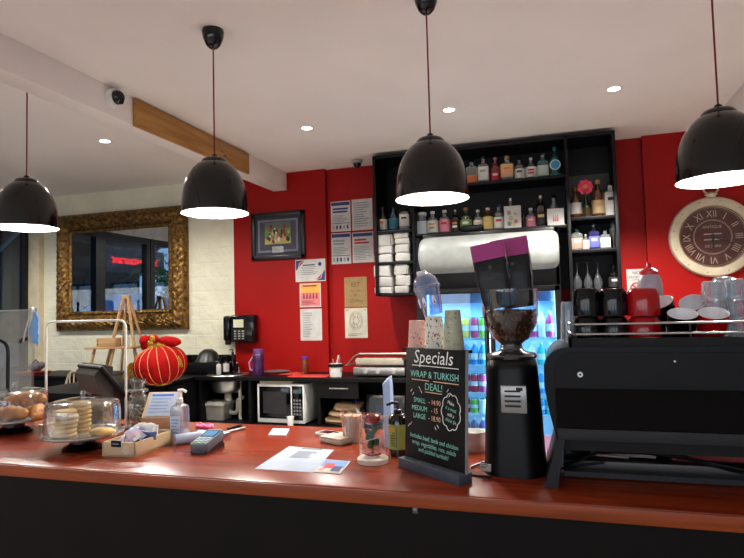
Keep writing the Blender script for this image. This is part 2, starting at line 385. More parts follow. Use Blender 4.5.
# ------------------------------------------------------------------ front counter
JAR = mat('red jarrah', (138, 52, 24), .24, noise=(5, .12), stretch=(.5, 6, 6), col2=(112, 38, 17), coat=0., spec=.3)
DARKPANEL = mat('dark brown panel', (15, 9, 6), .6, noise=(6, .1), spec=.15)
bc = T('bar_counter', 'long service counter with polished red timber top and dark front', 'counter', (-.9, 1.75, 0))
mb = MB(); mb.b2(-2.9, 0, CT-.05, 2.6, .88, CT, JAR, .008); mb.build('worktop', bc)
mb = MB(); mb.b2(-2.9, -.004, CT-.046, 2.6, 0.004, CT-.005, mat('orange timber edge', (150, 66, 24), .35, noise=(6, .12), stretch=(.4, 4, 8), spec=.3), .002); mb.build('edge_band', bc)
mb = MB(); mb.b2(-2.85, .035, 0, 2.55, .07, CT-.05, DARKPANEL); mb.build('front_panel', bc)
mb = MB(); mb.b2(-2.85, .07, 0, -2.81, .8, CT-.05, DARKPANEL); mb.build('side_panel', bc)
mb = MB(); mb.b2(-2.81, .07, .45, 2.55, .78, .48, DARKPANEL); mb.build('shelf', bc)
p = at(415, 506, 1.785)
mb = MB(); mb.b2(-.008, -.0015, -.022, .008, 0, .022, mat('dull sticker', (88, 80, 72), .5)); mb.rect(-.005, -.014, .005, .014, INKGREY, -.002)
o = mb.build('asset_sticker', loc=p); tag(o, 'tiny upright grey sticker on the dark counter front', 'sticker')

# ------------------------------------------------------------------ back counter
BLKLAM = mat('black laminate', (9, 8, 9), .5, spec=.18)
bk = T('back_counter', 'black back counter along the red wall, open below with a shelf', 'counter', (-2.5, 5.5, 0))
sx_, sy_ = at(228, 371, 5.76).x+2.5, .26
mb = MB()
for q in ((-1.25, 0, sx_-.158, .575), (sx_+.158, 0, 1.18, .575), (sx_-.158, 0, sx_+.158, sy_-.158), (sx_-.158, sy_+.158, sx_+.158, .575)): mb.b2(q[0], q[1], BC-.035, q[2], q[3], BC, BLKLAM)
mb.build('worktop', bk)
mb = MB(); mb.b2(-1.25, -.1, .41, 1.18, .57, .45, BLKLAM); mb.build('shelf', bk)
mb = MB(); mb.b2(-1.25, .54, 0, 1.18, .57, BC-.035, BLKLAM); mb.build('back_panel', bk)
for x in (-1.22, -.62, .16, 1.15):
    mb = MB(); mb.b2(x, .02, 0, x+.03, .56, BC-.035, BLKLAM); mb.build('upright_panel', bk)
mb = MB(); mb.b2(.19, .02, BC-.2, .6, .04, BC-.04, BLKLAM); mb.build('drawer', bk); 
mb = MB(); mb.tube([(.3, .0, BC-.1), (.5, 0, BC-.1)], .006, STEEL); mb.build('drawer_handle', bk)
rt = T('return_counter', 'black side counter running forward under the red lantern', 'counter', (-4.2, 5.2, 0))
mb = MB(); mb.b2(-.6, -1.0, BC-.035, .44, .87, BC, BLKLAM, .004); mb.build('worktop', rt)
mb = MB(); mb.b2(-.58, -.97, 0, .42, .85, BC-.035, BLKLAM); mb.build('carcass', rt)
for y in (-.5, .27):
    mb = MB(); mb.b2(.42, y-.42, .05, .438, y+.3, BC-.05, BLKLAM, .002); d = mb.build('door', rt)
    mb = MB(); mb.tube([(.44, y+.25, .62), (.46, y+.25, .62), (.46, y+.25, .8), (.44, y+.25, .8)], .006, STEEL); mb.build('handle', d)
sk = T('round_sink', 'round steel sink basin set in the black back counter', 'sink', (*[c for c in at(228, 371, 5.76)[:2]], BC))
mb = MB(); mb.lathe([(.152, -.012), (.16, .006), (.228, .006), (.232, 0)], STEEL, seg=40); mb.build('rim', sk)
mb = MB(); mb.lathe([(.155, .003), (.155, -.05), (.19, -.06), (.19, -.14), (.165, -.185), (.06, -.2), (0, -.2)], STEEL, seg=40); mb.build('bowl', sk)
WPVC = mat('white plumbing', (205, 200, 190), .4)
mb = MB(); mb.cyl((0, 0, -.29), .04, .1, WPVC); mb.tube([(0, 0, -.26), (0, 0, -.38), (.03, .0, -.42), (.09, 0, -.42), (.12, 0, -.38), (.12, 0, -.28), (.16, .05, -.25)], .024, WPVC, 12); mb.tube([(.17, -.04, -.05), (.17, -.04, -.478)], .018, WPVC, 12); mb.build('drain_pipe', sk)
mb = MB(); mb.cyl((.02, .2, 0), .022, .05, CHROME); mb.tube([(.02, .2, .05), (.02, .19, .11), (-.02, .13, .13), (-.06, .06, .11)], .011, CHROME, 10); mb.tube([(.02, .2, .06), (-.1, .2, .1)], .006, CHROME); mb.build('tap', sk)
# ---- things on and under the back counter
def pos(x, y, z=BC): v = on(x, y, z); return (v.x, v.y, z)
def posY(x, Y, z=BC):                 # x from a pixel column, standing at depth Y on height z
    lo, hi = -9., 4.
    for _ in range(50):
        mid = (lo+hi)/2; d = Vector((mid, Y, z-EYE)); px = 372+F_PX*d.dot(CR)/d.dot(CF)
        if px < x: lo = mid
        else: hi = mid
    return ((lo+hi)/2, Y, z)
mw = T('microwave_oven', 'white microwave with black door on the shelf under the back counter', 'microwave', posY(281, 5.53, .45), R(-2))
MWW = mat('microwave white', (226, 226, 222), .35)
mb = MB(); mb.b2(-.27, .015, .015, .27, .4, .41, MWW, .01); mb.build('body', mw)
mb = MB(); mb.b2(-.27, -.005, .015, .27, .015, .41, MWW, .006); mb.b2(-.245, -.008, .06, .12, -.004, .385, BLKGLOSS, .002); mb.b2(-.2, -.009, .11, .07, -.0078, .335, mat('oven window', (38, 38, 40), .15)); mb.build('door', mw)
mb = MB(); mb.b2(.135, -.008, .05, .255, -.004, .395, BLKGLOSS, .002)
for i in range(5):
    for j in range(3): mb.b2(.15+j*.033, -.0095, .1+i*.035, .172+j*.033, -.0078, .12+i*.035, mat('keypad grey', (110, 112, 116), .4))
mb.b2(.15, -.0095, .32, .24, -.0078, .36, mat('lcd', (60, 80, 78), .2)); mb.build('control_panel', mw)
mb = MB(); mb.b2(-.25, .02, 0, -.2, .35, .016, BLACK); mb.b2(.2, .02, 0, .25, .35, .016, BLACK); mb.build('foot', mw)
mb = MB(); mb.lathe([(0, 0), (.028, 0), (.037, .1), (.039, .1), (.034, .098), (.026, .004), (0, .004)], WHITE, seg=20)
p = at(291.5, 416, 5.36)
o = mb.build('paper_cup', loc=(posY(290.5, 5.44, .45)[0], 5.44, .451)); tag(o, 'small white paper cup standing in front of the microwave', 'cup')
mb = MB(); mb.b2(-.22, -.01, 0, .16, .3, .03, mat('manila', (200, 190, 160), .6), .004)
o = mb.build('document_folder', loc=(mw.location.x-.03, 5.56, .862)); tag(o, 'flat cream folder lying on top of the white microwave', 'folder')
bn = T('waste_bin', 'grey rectangular bin under the round sink', 'bin', (sk.location.x-.12, 5.73, .45))
mb = MB(); mb.loft([rr(.26, .22, .03, 4, 0), rr(.3, .26, .03, 4, .16)], mat('grey bin', (150, 146, 138), .4)); mb.build('bin_body', bn)
mb = MB(); mb.loft([rr(.32, .28, .03, 4, .16), rr(.32, .28, .03, 4, .18), rr(.26, .2, .03, 4, .2)], mat('bin lid', (176, 172, 164), .35)); mb.build('lid', bn)
mb = MB(); mb.tube([(-.1, -.13, .03), (-.1, -.165, .05), (-.1, -.165, .12), (-.1, -.13, .14)], .012, WHITE); mb.build('handle', bn)
HESS = mat('hessian brown', (150, 122, 90), .9, bump=(90, .4))
for i in range(3):
    mb = MB(); mb.box((0, 0, .035), (.32-.03*i, .34, .066), HESS, .028, 3, jit=.012)
    o = mb.build('folded_sack', loc=(-2.12+.02*i, 5.74, .452+.068*i), rot=(0, R(3), R(8*i-6)))
    tag(o, 'folded brown cloth sack right of the microwave, %s of its pile of three' % ('bottom', 'middle', 'topmost')[i], 'sack', 'folded brown sacks under the counter')
mb = MB(); mb.b2(-.2, 0, 0, .2, .02, .3, mat('tray black', (28, 28, 30), .3), .006); mb.b2(-.17, -.004, .03, .17, .0, .27, mat('tray grey panel', (62, 66, 70), .3))
mb.b2(-.1, -.006, .1, .1, -.004, .2, mat('panel blue grey', (70, 86, 110), .3))
o = mb.build('framed_panel', loc=(posY(384, 5.6, .455)[0], 5.64, .452), rot=(R(-8), 0, 0)); tag(o, 'dark framed panel leaning on the lower shelf below the sandwich press', 'panel')
mb = MB(); mb.lathe([(0, 0), (.035, 0), (.035, .16), (.012, .2), (.012, .24), (0, .24)], mat('deep blue plastic', (24, 40, 150), .2), seg=20)
o = mb.build('detergent_bottle', loc=(posY(356, 5.7, .45)[0], 5.7, .45)); tag(o, 'dark blue bottle standing beside the brown sacks', 'bottle')
# sandwich press
sp = T('sandwich_press', 'stainless steel sandwich press on the back counter', 'sandwich press', posY(379, 5.62))
mb = MB(); mb.b2(-.27, -.01, .015, .27, .32, .1, STEEL, .012)
for x in (-.22, .22): mb.b2(x-.02, .02, 0, x+.02, .28, .018, BLACK)
mb.build('base', sp)
mb = MB(); mb.b2(-.26, .01, .115, .26, .33, .175, STEEL, .02); mb.b2(-.24, .0, .13, .24, .02, .19, mat('pale lid face', (170, 162, 144), .35), .006); mb.build('lid', sp)
mb = MB(); mb.tube([(-.27, .12, .13), (-.34, -.02, .12), (-.29, .1, .2), (-.25, .16, .22), (.25, .16, .22)], .011, STEEL, 8); mb.build('handle', sp)
for x in (-.13, .0, .16):
    mb = MB(); mb.cyl((0, 0, 0), .02, .022, mat('knob grey', (176, 174, 168), .35), 18, Matrix.Translation((x, -.01, .058)) @ X90()); mb.build('knob', sp)
tb = T('utensil_tub', 'white round tub holding steel utensils on the back counter', 'tub', posY(336, 5.66))
mb = MB(); mb.lathe([(0, 0), (.062, 0), (.068, .12), (.074, .12), (.074, .13), (.066, .13), (.06, .01), (0, .01)], mat('enamel white', (228, 226, 222), .35), seg=28); mb.build('tub', tb)
mb = MB(); mb.lathe([(.0735, .098), (.076, .1), (.076, .13), (.073, .132)], BLKMAT, seg=28); mb.build('rim_band', tb)
mb = MB(); mb.tube([(.01, 0, .02), (.05, 0, .2)], .006, STEEL); mb.tube([(-.02, .01, .02), (.03, .01, .215)], .007, WHITE); mb.tube([(.0, -.02, .02), (-.02, -.03, .18)], .005, WOODPALE); mb.build('utensil', tb)
mb = MB(); mb.lathe([(0, 0), (.04, 0), (.043, .02), (.043, .12), (.03, .15), (.028, .16)], mat('amber brown jar', (112, 48, 22), .2), seg=20)
j = T('spice_jar', 'brown plastic jar with purple lid by the red boards', 'jar', posY(305, 5.9)); mb.build('jar_body', j)
mb = MB(); mb.cyl((0, 0, .155), .03, .03, mat('violet plastic', (86, 62, 150), .4)); mb.build('lid', j)
wb = T('drink_bottle', 'purple drink bottle beside the round sink', 'bottle', posY(258.5, 5.66))
mb = MB(); mb.lathe([(0, 0), (.058, 0), (.062, .02), (.062, .1), (.056, .13), (.062, .16), (.062, .21), (.05, .235), (.045, .24)], mat('purple plastic', (62, 24, 74), .3), seg=24); mb.build('bottle_body', wb)
mb = MB(); mb.lathe([(.052, .235), (.052, .275), (.04, .285), (0, .285)], mat('lilac lid', (98, 60, 130), .4), seg=24); mb.build('lid', wb)
mb = MB(); mb.tube([(-.055, 0, .05), (-.1, 0, .07), (-.11, 0, .14), (-.06, 0, .2)], .009, mat('lilac grip', (170, 150, 200), .4)); mb.build('handle', wb)
REDB = mat('red board', (196, 62, 52), .4)
for i, (px, Y, w, lab) in enumerate(((310, 5.62, .42, 'red cutting board lying at the front of the back counter'), (288, 5.83, .36, 'red cutting board lying behind, near the red wall'))):
    mb = MB(); mb.b2(-w/2, -.1, 0, w/2, .1, .014, REDB, .005); mb.tube([(w/2-.05, -.03, .008), (w/2-.05, .03, .008)], .008, mat('board slot', (140, 36, 30), .5))
    o = mb.build('cutting_board', loc=posY(px, Y)); tag(o, lab, 'cutting board', 'red cutting boards')
mb = MB(); mb.lathe([(0, .004), (.09, .004), (.14, .014), (.145, .018), (.1, .0), (0, 0)], mat('grey dish', (98, 92, 96), .3), seg=28)
o = mb.build('serving_dish', loc=(*posY(277, 5.83)[:2], BC+.0145)); tag(o, 'shallow grey dish on the rear red board', 'dish')
# soap bottles and black caddy by the sink
dr = T('dish_rack', 'black open dish box behind the sink by the white wall', 'dish box', (posY(207, 5.9)[0], 5.86, BC))
mb = MB()
mb.b2(-.3, -.14, 0, .3, .14, .012, BLKLAM); mb.b2(-.3, -.14, 0, .3, -.125, .13, BLKLAM, .003); mb.b2(-.3, .125, 0, .3, .14, .2, BLKLAM, .003); mb.b2(-.3, -.14, 0, -.285, .14, .2, BLKLAM, .003); mb.b2(.285, -.14, 0, .3, .14, .2, BLKLAM, .003)
mb.build('box', dr)
mb = MB(); mb.lathe([(.12, 0), (.15, .005), (.125, .04), (.1, .1), (.05, .14), (0, .145)], mat('dark pan', (26, 24, 24), .35), seg=28); mb.tube([(.12, 0, .02), (.22, .02, .05)], .012, BLKMAT)
o = mb.build('upturned_wok', loc=(posY(208, 5.86)[0], 5.87, BC+.13)); tag(o, 'black upturned wok resting on the dish box', 'wok')
def pumpbottle(name, loc, lab, h, r, bodym, labm, pumpm, group=None):
    t = T(name, lab, 'bottle', loc, group=group)
    m_ = MB(); m_.lathe([(0, 0), (r, 0), (r*1.02, .01), (r*1.02, h*.68), (r*.8, h*.76), (r*.4, h*.8), (r*.4, h*.82)], bodym, seg=22); m_.build('bottle_body', t)
    if labm:
        m_ = MB(); m_.lathe([(r*1.035, h*.14), (r*1.04, h*.15), (r*1.04, h*.58), (r*1.035, h*.6)], labm, seg=22); m_.build('label_band', t)
    m_ = MB(); m_.lathe([(r*.42, h*.8), (r*.45, h*.86), (r*.15, h*.88), (r*.13, h*.96), (0, h*.96)], pumpm, seg=14); m_.tube([(0, 0, h*.95), (0, 0, h*.98), (-r*.5, -r*.2, h*.99), (-r*1.1, -r*.4, h*.95)], r*.14, pumpm); m_.build('pump', t)
    return t
pumpbottle('soap_bottle', posY(226, 5.78), 'small white-labelled soap bottle by the dish box, nearer the sink', .2, .035, BLKGLOSS, PAPER, BLACK, 'soap bottles by the sink')
pumpbottle('soap_bottle', posY(219, 5.72), 'short clear soap bottle at the front of the dish box', .15, .028, mat('cloudy plastic', (190, 190, 182), .2), None, CHROME, 'soap bottles by the sink')
pumpbottle('soap_bottle', posY(233, 5.9), 'tall dark soap bottle below the wall telephone', .27, .034, BLKGLOSS, None, BLACK, 'soap bottles by the sink')
# red lantern on the return counter
c = at(164, 367, 4.86)
ln = T('paper_lantern', 'red festival lantern with gold trim on the black side counter', 'lantern', (c.x, c.y, BC), rot=(R(4), R(-8), R(10)))
LR = mat('lantern red silk', (158, 5, 5), .75, noise=(20, .08), spec=.12); GOLD = mat('gold braid', (200, 150, 50), .4, .5, noise=(60, .2)); RIB = mat('gold thread', (230, 190, 120), .4)
hz, hr = .2, .245
mb = MB(); vs = []; fs = []; N, K = 128, 20
prof = [(math.sin(math.pi*i/K)**.8, -math.cos(math.pi*i/K)) for i in range(1, K)]
secs = []
for r_, z_ in prof:
    secs.append([((hr*r_*(1+.035*abs(math.sin(8*2*math.pi*k/N))))*math.cos(2*math.pi*k/N), (hr*r_*(1+.035*abs(math.sin(8*2*math.pi*k/N))))*math.sin(2*math.pi*k/N), hz*.98+.185*z_) for k in range(N)])
mb.loft(secs, LR); mb.build('lantern_body', ln)
for k in range(16):
    a = 2*math.pi*k/16
    mb = MB(); mb.tube([(hr*1.006*r_*math.cos(a), hr*1.006*r_*math.sin(a), hz*.98+.186*z_) for r_, z_ in prof[1:-1]], .0022, RIB, 5); mb.build('rib', ln)
mb = MB(); mb.lathe([(.0, .365), (.085, .365), (.09, .375), (.075, .39), (.045, .41), (0, .41)], GOLD, seg=24)
for k in range(18): mb.ell((.082*math.cos(k*.349), .082*math.sin(k*.349), .378), (.016, .016, .02), GOLD, 8)
mb.build('top_cap', ln)
mb = MB(); mb.lathe([(0, 0), (.07, 0), (.085, .02), (.07, .032)], GOLD, seg=24); mb.build('bottom_cap', ln)
mb = MB()
mb.ell((-.1, -.03, .45), (.055, .05, .055), LR); mb.ell((.03, 0, .425), (.12, .05, .05), LR, M=Matrix.Rotation(R(14), 4, 'Y')); mb.ell((-.02, -.03, .45), (.06, .04, .05), LR); mb.ell((-.08, 0, .40), (.09, .05, .06), LR)
mb.build('red_bow', ln)
mb = MB(); mb.ell((.0, -.07, .46), (.03, .015, .035), GOLD, 10); mb.ell((-.03, -.07, .42), (.035, .015, .03), GOLD, 10); mb.tube([(0, 0, .4), (.0, 0, .56)], .0015, GOLD, 5); mb.build('gold_knot', ln)
mb = MB()
for i in range(26):
    x = random.uniform(-.05, .05); mb.tube([(-.2+x*.3, -.13+x, .27), (-.235+x, -.15+x*.6, .2), (-.25+x*1.2, -.155+x, .12+random.uniform(0, .03))], .005, GOLD, 5)
mb.build('tassel', ln)
mb = MB()
for i in range(14):
    x = random.uniform(-.02, .02); mb.tube([(.215+x, -.08, .26), (.24+x, -.085, .2), (.245+x, -.085, .15)], .004, GOLD, 5)
mb.build('tassel', ln)

# ---- things on the walls
def card(name, lab, cat, px, Y, mtl, deco=None, group=None, thick=.0015):
    """px = (left, top, right, bottom) corner box in the photo; builds a paper flat on the wall"""
    x0, y0, x1, y1 = px; a = at(x0, (y0+y1)/2, Y); b = at(x1, (y0+y1)/2, Y); t = at((x0+x1)/2, y0, Y); u = at((x0+x1)/2, y1, Y)
    w, h = b.x-a.x, t.z-u.z
    m_ = MB(); m_.b2(-w/2, -thick, -h/2, w/2, 0, h/2, mtl)
    m_.M = Matrix.Translation((0, -thick, 0))
    if deco: deco(m_, w, h)
    o = m_.build(name, loc=((a.x+b.x)/2, Y-.0006, (t.z+u.z)/2)); return tag(o, lab, cat, group)
def lines(m_, x0, x1, z0, z1, n, mt, y=-.0006, t=.45):
    for i in range(n):
        z = z1-(z1-z0)*(i+.5)/n; hh = (z1-z0)/n*t/2; m_.rect(x0, z-hh, x0+(x1-x0)*random.uniform(.6, 1), z+hh, mt, y)
def notice(hc, tc, icons):
    def d(m_, w, h):
        m_.rect(-w*.47, h*.36, w*.47, h*.47, hc, -.0005); lines(m_, -w*.4, w*.4, h*.1, h*.3, 2, tc, t=.6); lines(m_, -w*.42, w*.42, -h*.2 if icons else -h*.42, h*.06, 5 if icons else 9, INKGREY)
        if icons:
            m_.rect(-w*.46, -h*.24, w*.46, -h*.22, hc, -.0005)
            for i in range(5): m_.rect(-w*.42+i*w*.18, -h*.42, -w*.33+i*w*.18, -h*.3, (INKGREY, INKBLUE, INK)[i % 3], -.0005)
    return d
card('wall_notice', 'white notice with blue header, upper left of the four by the shelf', 'notice', (331, 201.3, 350.5, 231.5), YR, PAPER, notice(INKBLUE, INKBLUE, True), 'four notices on the red wall')
card('wall_notice', 'white notice of plain grey print, upper right of the four by the shelf', 'notice', (352, 199, 372.5, 230), YR, PAPER, lambda m_, w, h: lines(m_, -w*.4, w*.4, -h*.4, h*.42, 11, INKGREY), 'four notices on the red wall')
card('wall_notice', 'white notice with blue header, lower left of the four by the shelf', 'notice', (331.5, 233, 351, 264), YR, PAPER, notice(INKBLUE, INKGREY, True), 'four notices on the red wall')
card('wall_notice', 'white notice with red heading, lower right of the four by the shelf', 'notice', (352.5, 232, 373.5, 262.5), YR, PAPER, notice(INKBLUE, INKRED, False), 'four notices on the red wall')
def brownd(m_, w, h):
    D = mat('brown ink', (92, 70, 40), .7)
    m_.text('EST', h*.2, D, Matrix.Translation((0, -.0006, h*.24)) @ X90()); m_.text('for the', h*.13, D, Matrix.Translation((0, -.0006, h*.05)) @ X90(), shear=.2)
    m_.text('&', h*.13, D, Matrix.Translation((0, -.0006, -h*.1)) @ X90()); m_.text('Coffee', h*.17, D, Matrix.Translation((0, -.0006, -h*.3)) @ X90(), shear=.3)
    for i in range(26):
        x, z = random.uniform(-.46, .46)*w, random.uniform(-.46, .46)*h; m_.rect(x, z, x+w*.04, z+h*.012, mat('brown ink pale', (128, 102, 62), .7), -.0004)
card('wall_print', 'brown kraft print of hand lettering under the four notices', 'print', (344.5, 277, 367, 307), YR, mat('kraft brown', (158, 128, 82), .7), brownd)
def sketch(m_, w, h):
    D = mat('sketch grey', (128, 128, 122), .7)
    for r_ in (.3, .25, .13):
        pts = [(r_*w*math.cos(a/16*math.pi*2), -.001, h*.08+r_*1.25*w*math.sin(a/16*math.pi*2)) for a in range(16)]; m_.tube(pts, .0022, D, 4, closed=True)
    lines(m_, -w*.36, w*.3, -h*.44, -h*.34, 2, D)
    for sx in (-1, 1): m_.rect(sx*w*.4-w*.05, h*.42, sx*w*.4+w*.05, h*.45, D, -.0005)
    for i in range(18):
        a = random.uniform(0, 6.3); m_.tube([(.1*w*math.cos(a), -.001, h*.08+.1*w*math.sin(a)), (.24*w*math.cos(a+.3), -.001, h*.08+.3*w*math.sin(a+.3))], .0014, D, 4)
card('wall_drawing', 'cream sheet with a round grey pencil drawing, below the brown print', 'drawing', (345, 308, 367.5, 338), YR, mat('drawing cream', (214, 206, 186), .7), sketch)
def certd(m_, w, h):
    for sx in (-1, 1):
        q = [(sx*w*.48, sx*h*.46), (sx*w*.2, sx*h*.46), (sx*w*.36, sx*h*.36), (sx*w*.42, sx*h*.1), (sx*w*.48, 0)]
        m_.poly([(x*-1, -.0005, z) for x, z in q], INKBLUE); m_.poly([(-x*.93, -.0008, z*.8+sx*h*.07) for x, z in q[1:4]], INKRED)
    lines(m_, -w*.3, w*.25, -h*.2, h*.2, 5, INKGREY); m_.rect(-w*.25, h*.22, w*.15, h*.27, INK, -.0006)
    m_.lathe([(0, 0), (w*.06, 0)], INKBLUE, seg=16, M=Matrix.Translation((w*.32, -.0008, h*.27)) @ X90())
card('wall_certificate', 'white certificate with navy and red corner swooshes below the framed picture', 'certificate', (295.5, 259.3, 325.5, 281.5), YW, PAPER, certd)
def posterd(m_, w, h):
    m_.rect(-w*.46, h*.1, w*.46, h*.46, mat('poster orange', (232, 176, 70), .7), -.0004); m_.rect(-w*.46, -h*.46, w*.46, h*.1, mat('poster pink', (222, 130, 130), .7), -.0004)
    D = mat('poster maroon', (150, 40, 44), .7)
    lines(m_, -w*.35, w*.4, h*.36, h*.42, 1, D, -.0007, 1)
    for i in range(5):
        x = -w*.3+i*w*.15; m_.poly([(x-w*.05, -.0008, -h*.15), (x+w*.05, -.0008, -h*.15), (x+w*.025, -.0008, h*.08+.03*h*(i % 2)), (x-w*.025, -.0008, h*.1)], D)
        m_.lathe([(0, 0), (w*.035, 0)], mat('poster skin', (214, 160, 120), .7), seg=10, M=Matrix.Translation((x, -.001, h*.15+.03*h*(i % 2))) @ X90())
    lines(m_, -w*.38, w*.4, -h*.4, -h*.22, 3, D, -.0007)
card('wall_poster', 'small pink and orange poster of dark figures between two white papers', 'poster', (299.8, 283.3, 321, 307), YW, PAPER, posterd)
card('wall_list', 'plain white list of grey print, lowest paper on the red pillar', 'list', (300.5, 308.8, 322, 340.5), YW, PAPER, lambda m_, w, h: (lines(m_, -w*.38, w*.1, -h*.4, h*.4, 11, INKGREY), m_.rect(w*.15, -h*.3, w*.3, h*.35, mat('pale grey column', (206, 206, 204), .7), -.0005)))
def nosmoke(m_, w, h):
    m_.text('NO', h*.16, INK, Matrix.Translation((0, -.0006, h*.36)) @ X90()); m_.text('SMOKING', h*.14, INK, Matrix.Translation((0, -.0006, h*.2)) @ X90())
    m_.rect(-w*.48, h*.105, w*.48, h*.12, INK, -.0005)
    C_ = Matrix.Translation((0, -.0008, -h*.2)); rd = h*.23
    m_.lathe([(rd*.78, 0), (rd, 0)], INKRED, seg=28, M=C_ @ X90())
    m_.rect(-rd*.8, -h*.2-rd*.1, rd*.5, -h*.2+rd*.1, INK, -.0006); m_.rect(rd*.55, -h*.2-rd*.1, rd*.7, -h*.2+rd*.1, INKGREY, -.0006)
    k = rd*.62; q = rd*.09; m_.poly([(-k-q, -.001, -h*.2+k-q), (-k+q, -.001, -h*.2+k+q), (k+q, -.001, -h*.2-k+q), (k-q, -.001, -h*.2-k-q)], INKRED)
card('no_smoking_sign', 'white NO SMOKING sign on the narrow red strip beside the shelf unit', 'sign', (627, 269, 646.5, 297), YR, PAPER, nosmoke)
# framed sports photograph
a, b = at(252, 236, YW), at(305.3, 234, YW); t, u = at(279, 212, YW), at(279, 259.5, YW); w, h = b.x-a.x, t.z-u.z
pf = T('picture_frame', 'dark framed sports team photograph on the red pillar', 'framed picture', ((a.x+b.x)/2, YW, (t.z+u.z)/2))
FR = mat('frame black', (26, 24, 28), .3)
mb = MB(); e = .05
for x0, z0, x1, z1 in ((-w/2, -h/2, w/2, -h/2+e), (-w/2, h/2-e, w/2, h/2), (-w/2, -h/2, -w/2+e, h/2), (w/2-e, -h/2, w/2, h/2)): mb.b2(x0, -.03, z0, x1, -.0005, z1, FR, .006)
mb.build('frame', pf)
mb = MB(); mb.b2(-w/2+e, -.012, -h/2+e, w/2-e, -.002, h/2-e, mat('mount charcoal', (52, 52, 60), .7))
for k_, c_ in ((.05, (120, 124, 140)), (.085, (70, 72, 84))): mb.rect(-w/2+e+k_*.7, -h/2+e+k_*.7, w/2-e-k_*.7, h/2-e-k_*.7, mat('mount line %s' % k_, c_, .7), -.0125-k_*.01)
mb.build('mount', pf)
mb = MB(); pw, ph = w*.37*.82, h*.37*.62; y_ = -.0145; z0 = .03
mb.rect(-pw*.8, z0-ph, pw*.8, z0+ph, mat('pitch green', (104, 142, 58), .6), y_); mb.rect(-pw*.8, z0-ph, pw*.8, z0-ph*.45, mat('pitch yellow', (186, 176, 84), .6), y_-.0004); mb.rect(-pw*.8, z0+ph*.4, pw*.8, z0+ph, mat('crowd grey', (96, 104, 92), .6), y_-.0004)
cols = [(140, 24, 34), (36, 30, 50), (210, 160, 130), (160, 40, 40), (225, 220, 215), (30, 34, 44)]
for i in range(34):
    x, z = random.uniform(-.7, .75)*pw, z0+random.gauss(-.05, .35)*ph
    if abs(z-z0) > ph*.85: continue
    mb.lathe([(0, 0), (random.uniform(.008, .02), 0)], mat('player %d' % (i % 6), cols[i % 6], .6), seg=7, M=Matrix.Translation((x, y_-.001-i*.00003, z)) @ X90() @ Matrix.Diagonal((1, 1.6, 1, 1)))
mb.build('photograph', pf)
mb = MB(); mb.rect(-.07, -h/2+e+.03, .07, -h/2+e+.1, mat('plaque silver', (186, 190, 188), .4), -.015); lines(mb, -.05, .05, -h/2+e+.04, -h/2+e+.09, 3, INKGREY, -.0156); mb.build('caption_plaque', pf)
# wall telephone
p = at(241, 328, YW-.01)
ph_ = T('wall_telephone', 'black wall telephone with handset at its side, on the red wall edge', 'telephone', (p.x, YW, p.z))
mb = MB(); mb.b2(-.085, -.11, -.16, .225, -.001, .15, BLKGLOSS, .018, 3); mb.b2(-.06, -.135, -.15, .21, -.1, -.01, mat('keypad panel', (44, 46, 44), .15, .6), .01); mb.build('body', ph_)
mb = MB(); mb.b2(-.19, -.1, -.145, -.095, -.03, .145, BLKGLOSS, .025, 3); mb.b2(-.17, -.09, -.19, -.11, -.04, -.13, BLACK, .01); mb.build('handset', ph_)
mb = MB(); mb.b2(-.04, -.1125, .01, .09, -.1105, .1, mat('pale label', (212, 214, 176), .6)); mb.build('paper_label', ph_)
mb = MB()
for i in range(4):
    for j in range(3): mb.b2(-.02+j*.05, -.136, -.125+i*.028, .012+j*.05, -.129, -.108+i*.028, mat('key grey', (138, 136, 124), .35), .002)
mb.build('keypad', ph_)
# clock
c = at(712.5, 237, YW); s_ = ppm(c); ro = 40*s_
ck = T('wall_clock', 'round wall clock with wide cream frame and red brown roman dial', 'clock', (c.x, YW, c.z))
CF_ = mat('aged cream', (214, 200, 172), .5, noise=(12, .05)); DIAL = mat('dial red brown', (104, 38, 32), .5, noise=(14, .1)); NUM = mat('numeral cream', (222, 196, 170), .6)
XM = X90()
mb = MB(); mb.lathe([(ro, 0), (ro, .03), (ro*.97, .05), (ro*.86, .058), (ro*.78, .05), (ro*.745, .03), (ro*.745, .004)], CF_, seg=72, M=XM)
mb.lathe([(ro*.76, .05), (ro*.752, .056), (ro*.742, .05)], mat('gold lip', (150, 116, 70), .4, .6), seg=72, M=XM)
for k in range(12): mb.ell((0, 0, 0), (.008, .008, .004), mat('rivet tan', (184, 160, 124), .5), 8, M=XM @ Matrix.Translation((ro*.9*math.sin(k*R(30)+.2), ro*.9*math.cos(k*R(30)+.2), .056)))
mb.build('frame', ck)
mb = MB(); mb.lathe([(0, .006), (ro*.75, .006)], DIAL, seg=72, M=XM)
for r_ in (.41, .43): mb.lathe([(ro*r_, .008), (ro*(r_+.008), .008)], NUM, seg=64, M=XM)
mb.lathe([(ro*.715, .008), (ro*.72, .008)], NUM, seg=64, M=XM)
for k, sT in enumerate(('XII', 'I', 'II', 'III', 'IIII', 'V', 'VI', 'VII', 'VIII', 'IX', 'X', 'XI')):
    a = -R(30)*k; mb.text(sT, ro*.25, NUM, XM @ Matrix.Rotation(a, 4, 'Z') @ Matrix.Translation((0, ro*.575, .0085)) @ Matrix.Diagonal((.8, 1, 1, 1)))
for i in range(3): mb.rect(-ro*.2, ro*(.06-.07*i), ro*.2, ro*(.09-.07*i), NUM if i != 1 else DIAL, -.009)
mb.text('ANTIQUE', ro*.1, NUM, XM @ Matrix.Translation((0, ro*.25, .0085))); mb.text('DE PARIS', ro*.09, NUM, XM @ Matrix.Translation((0, -ro*.23, .0085)))
mb.build('dial', ck)
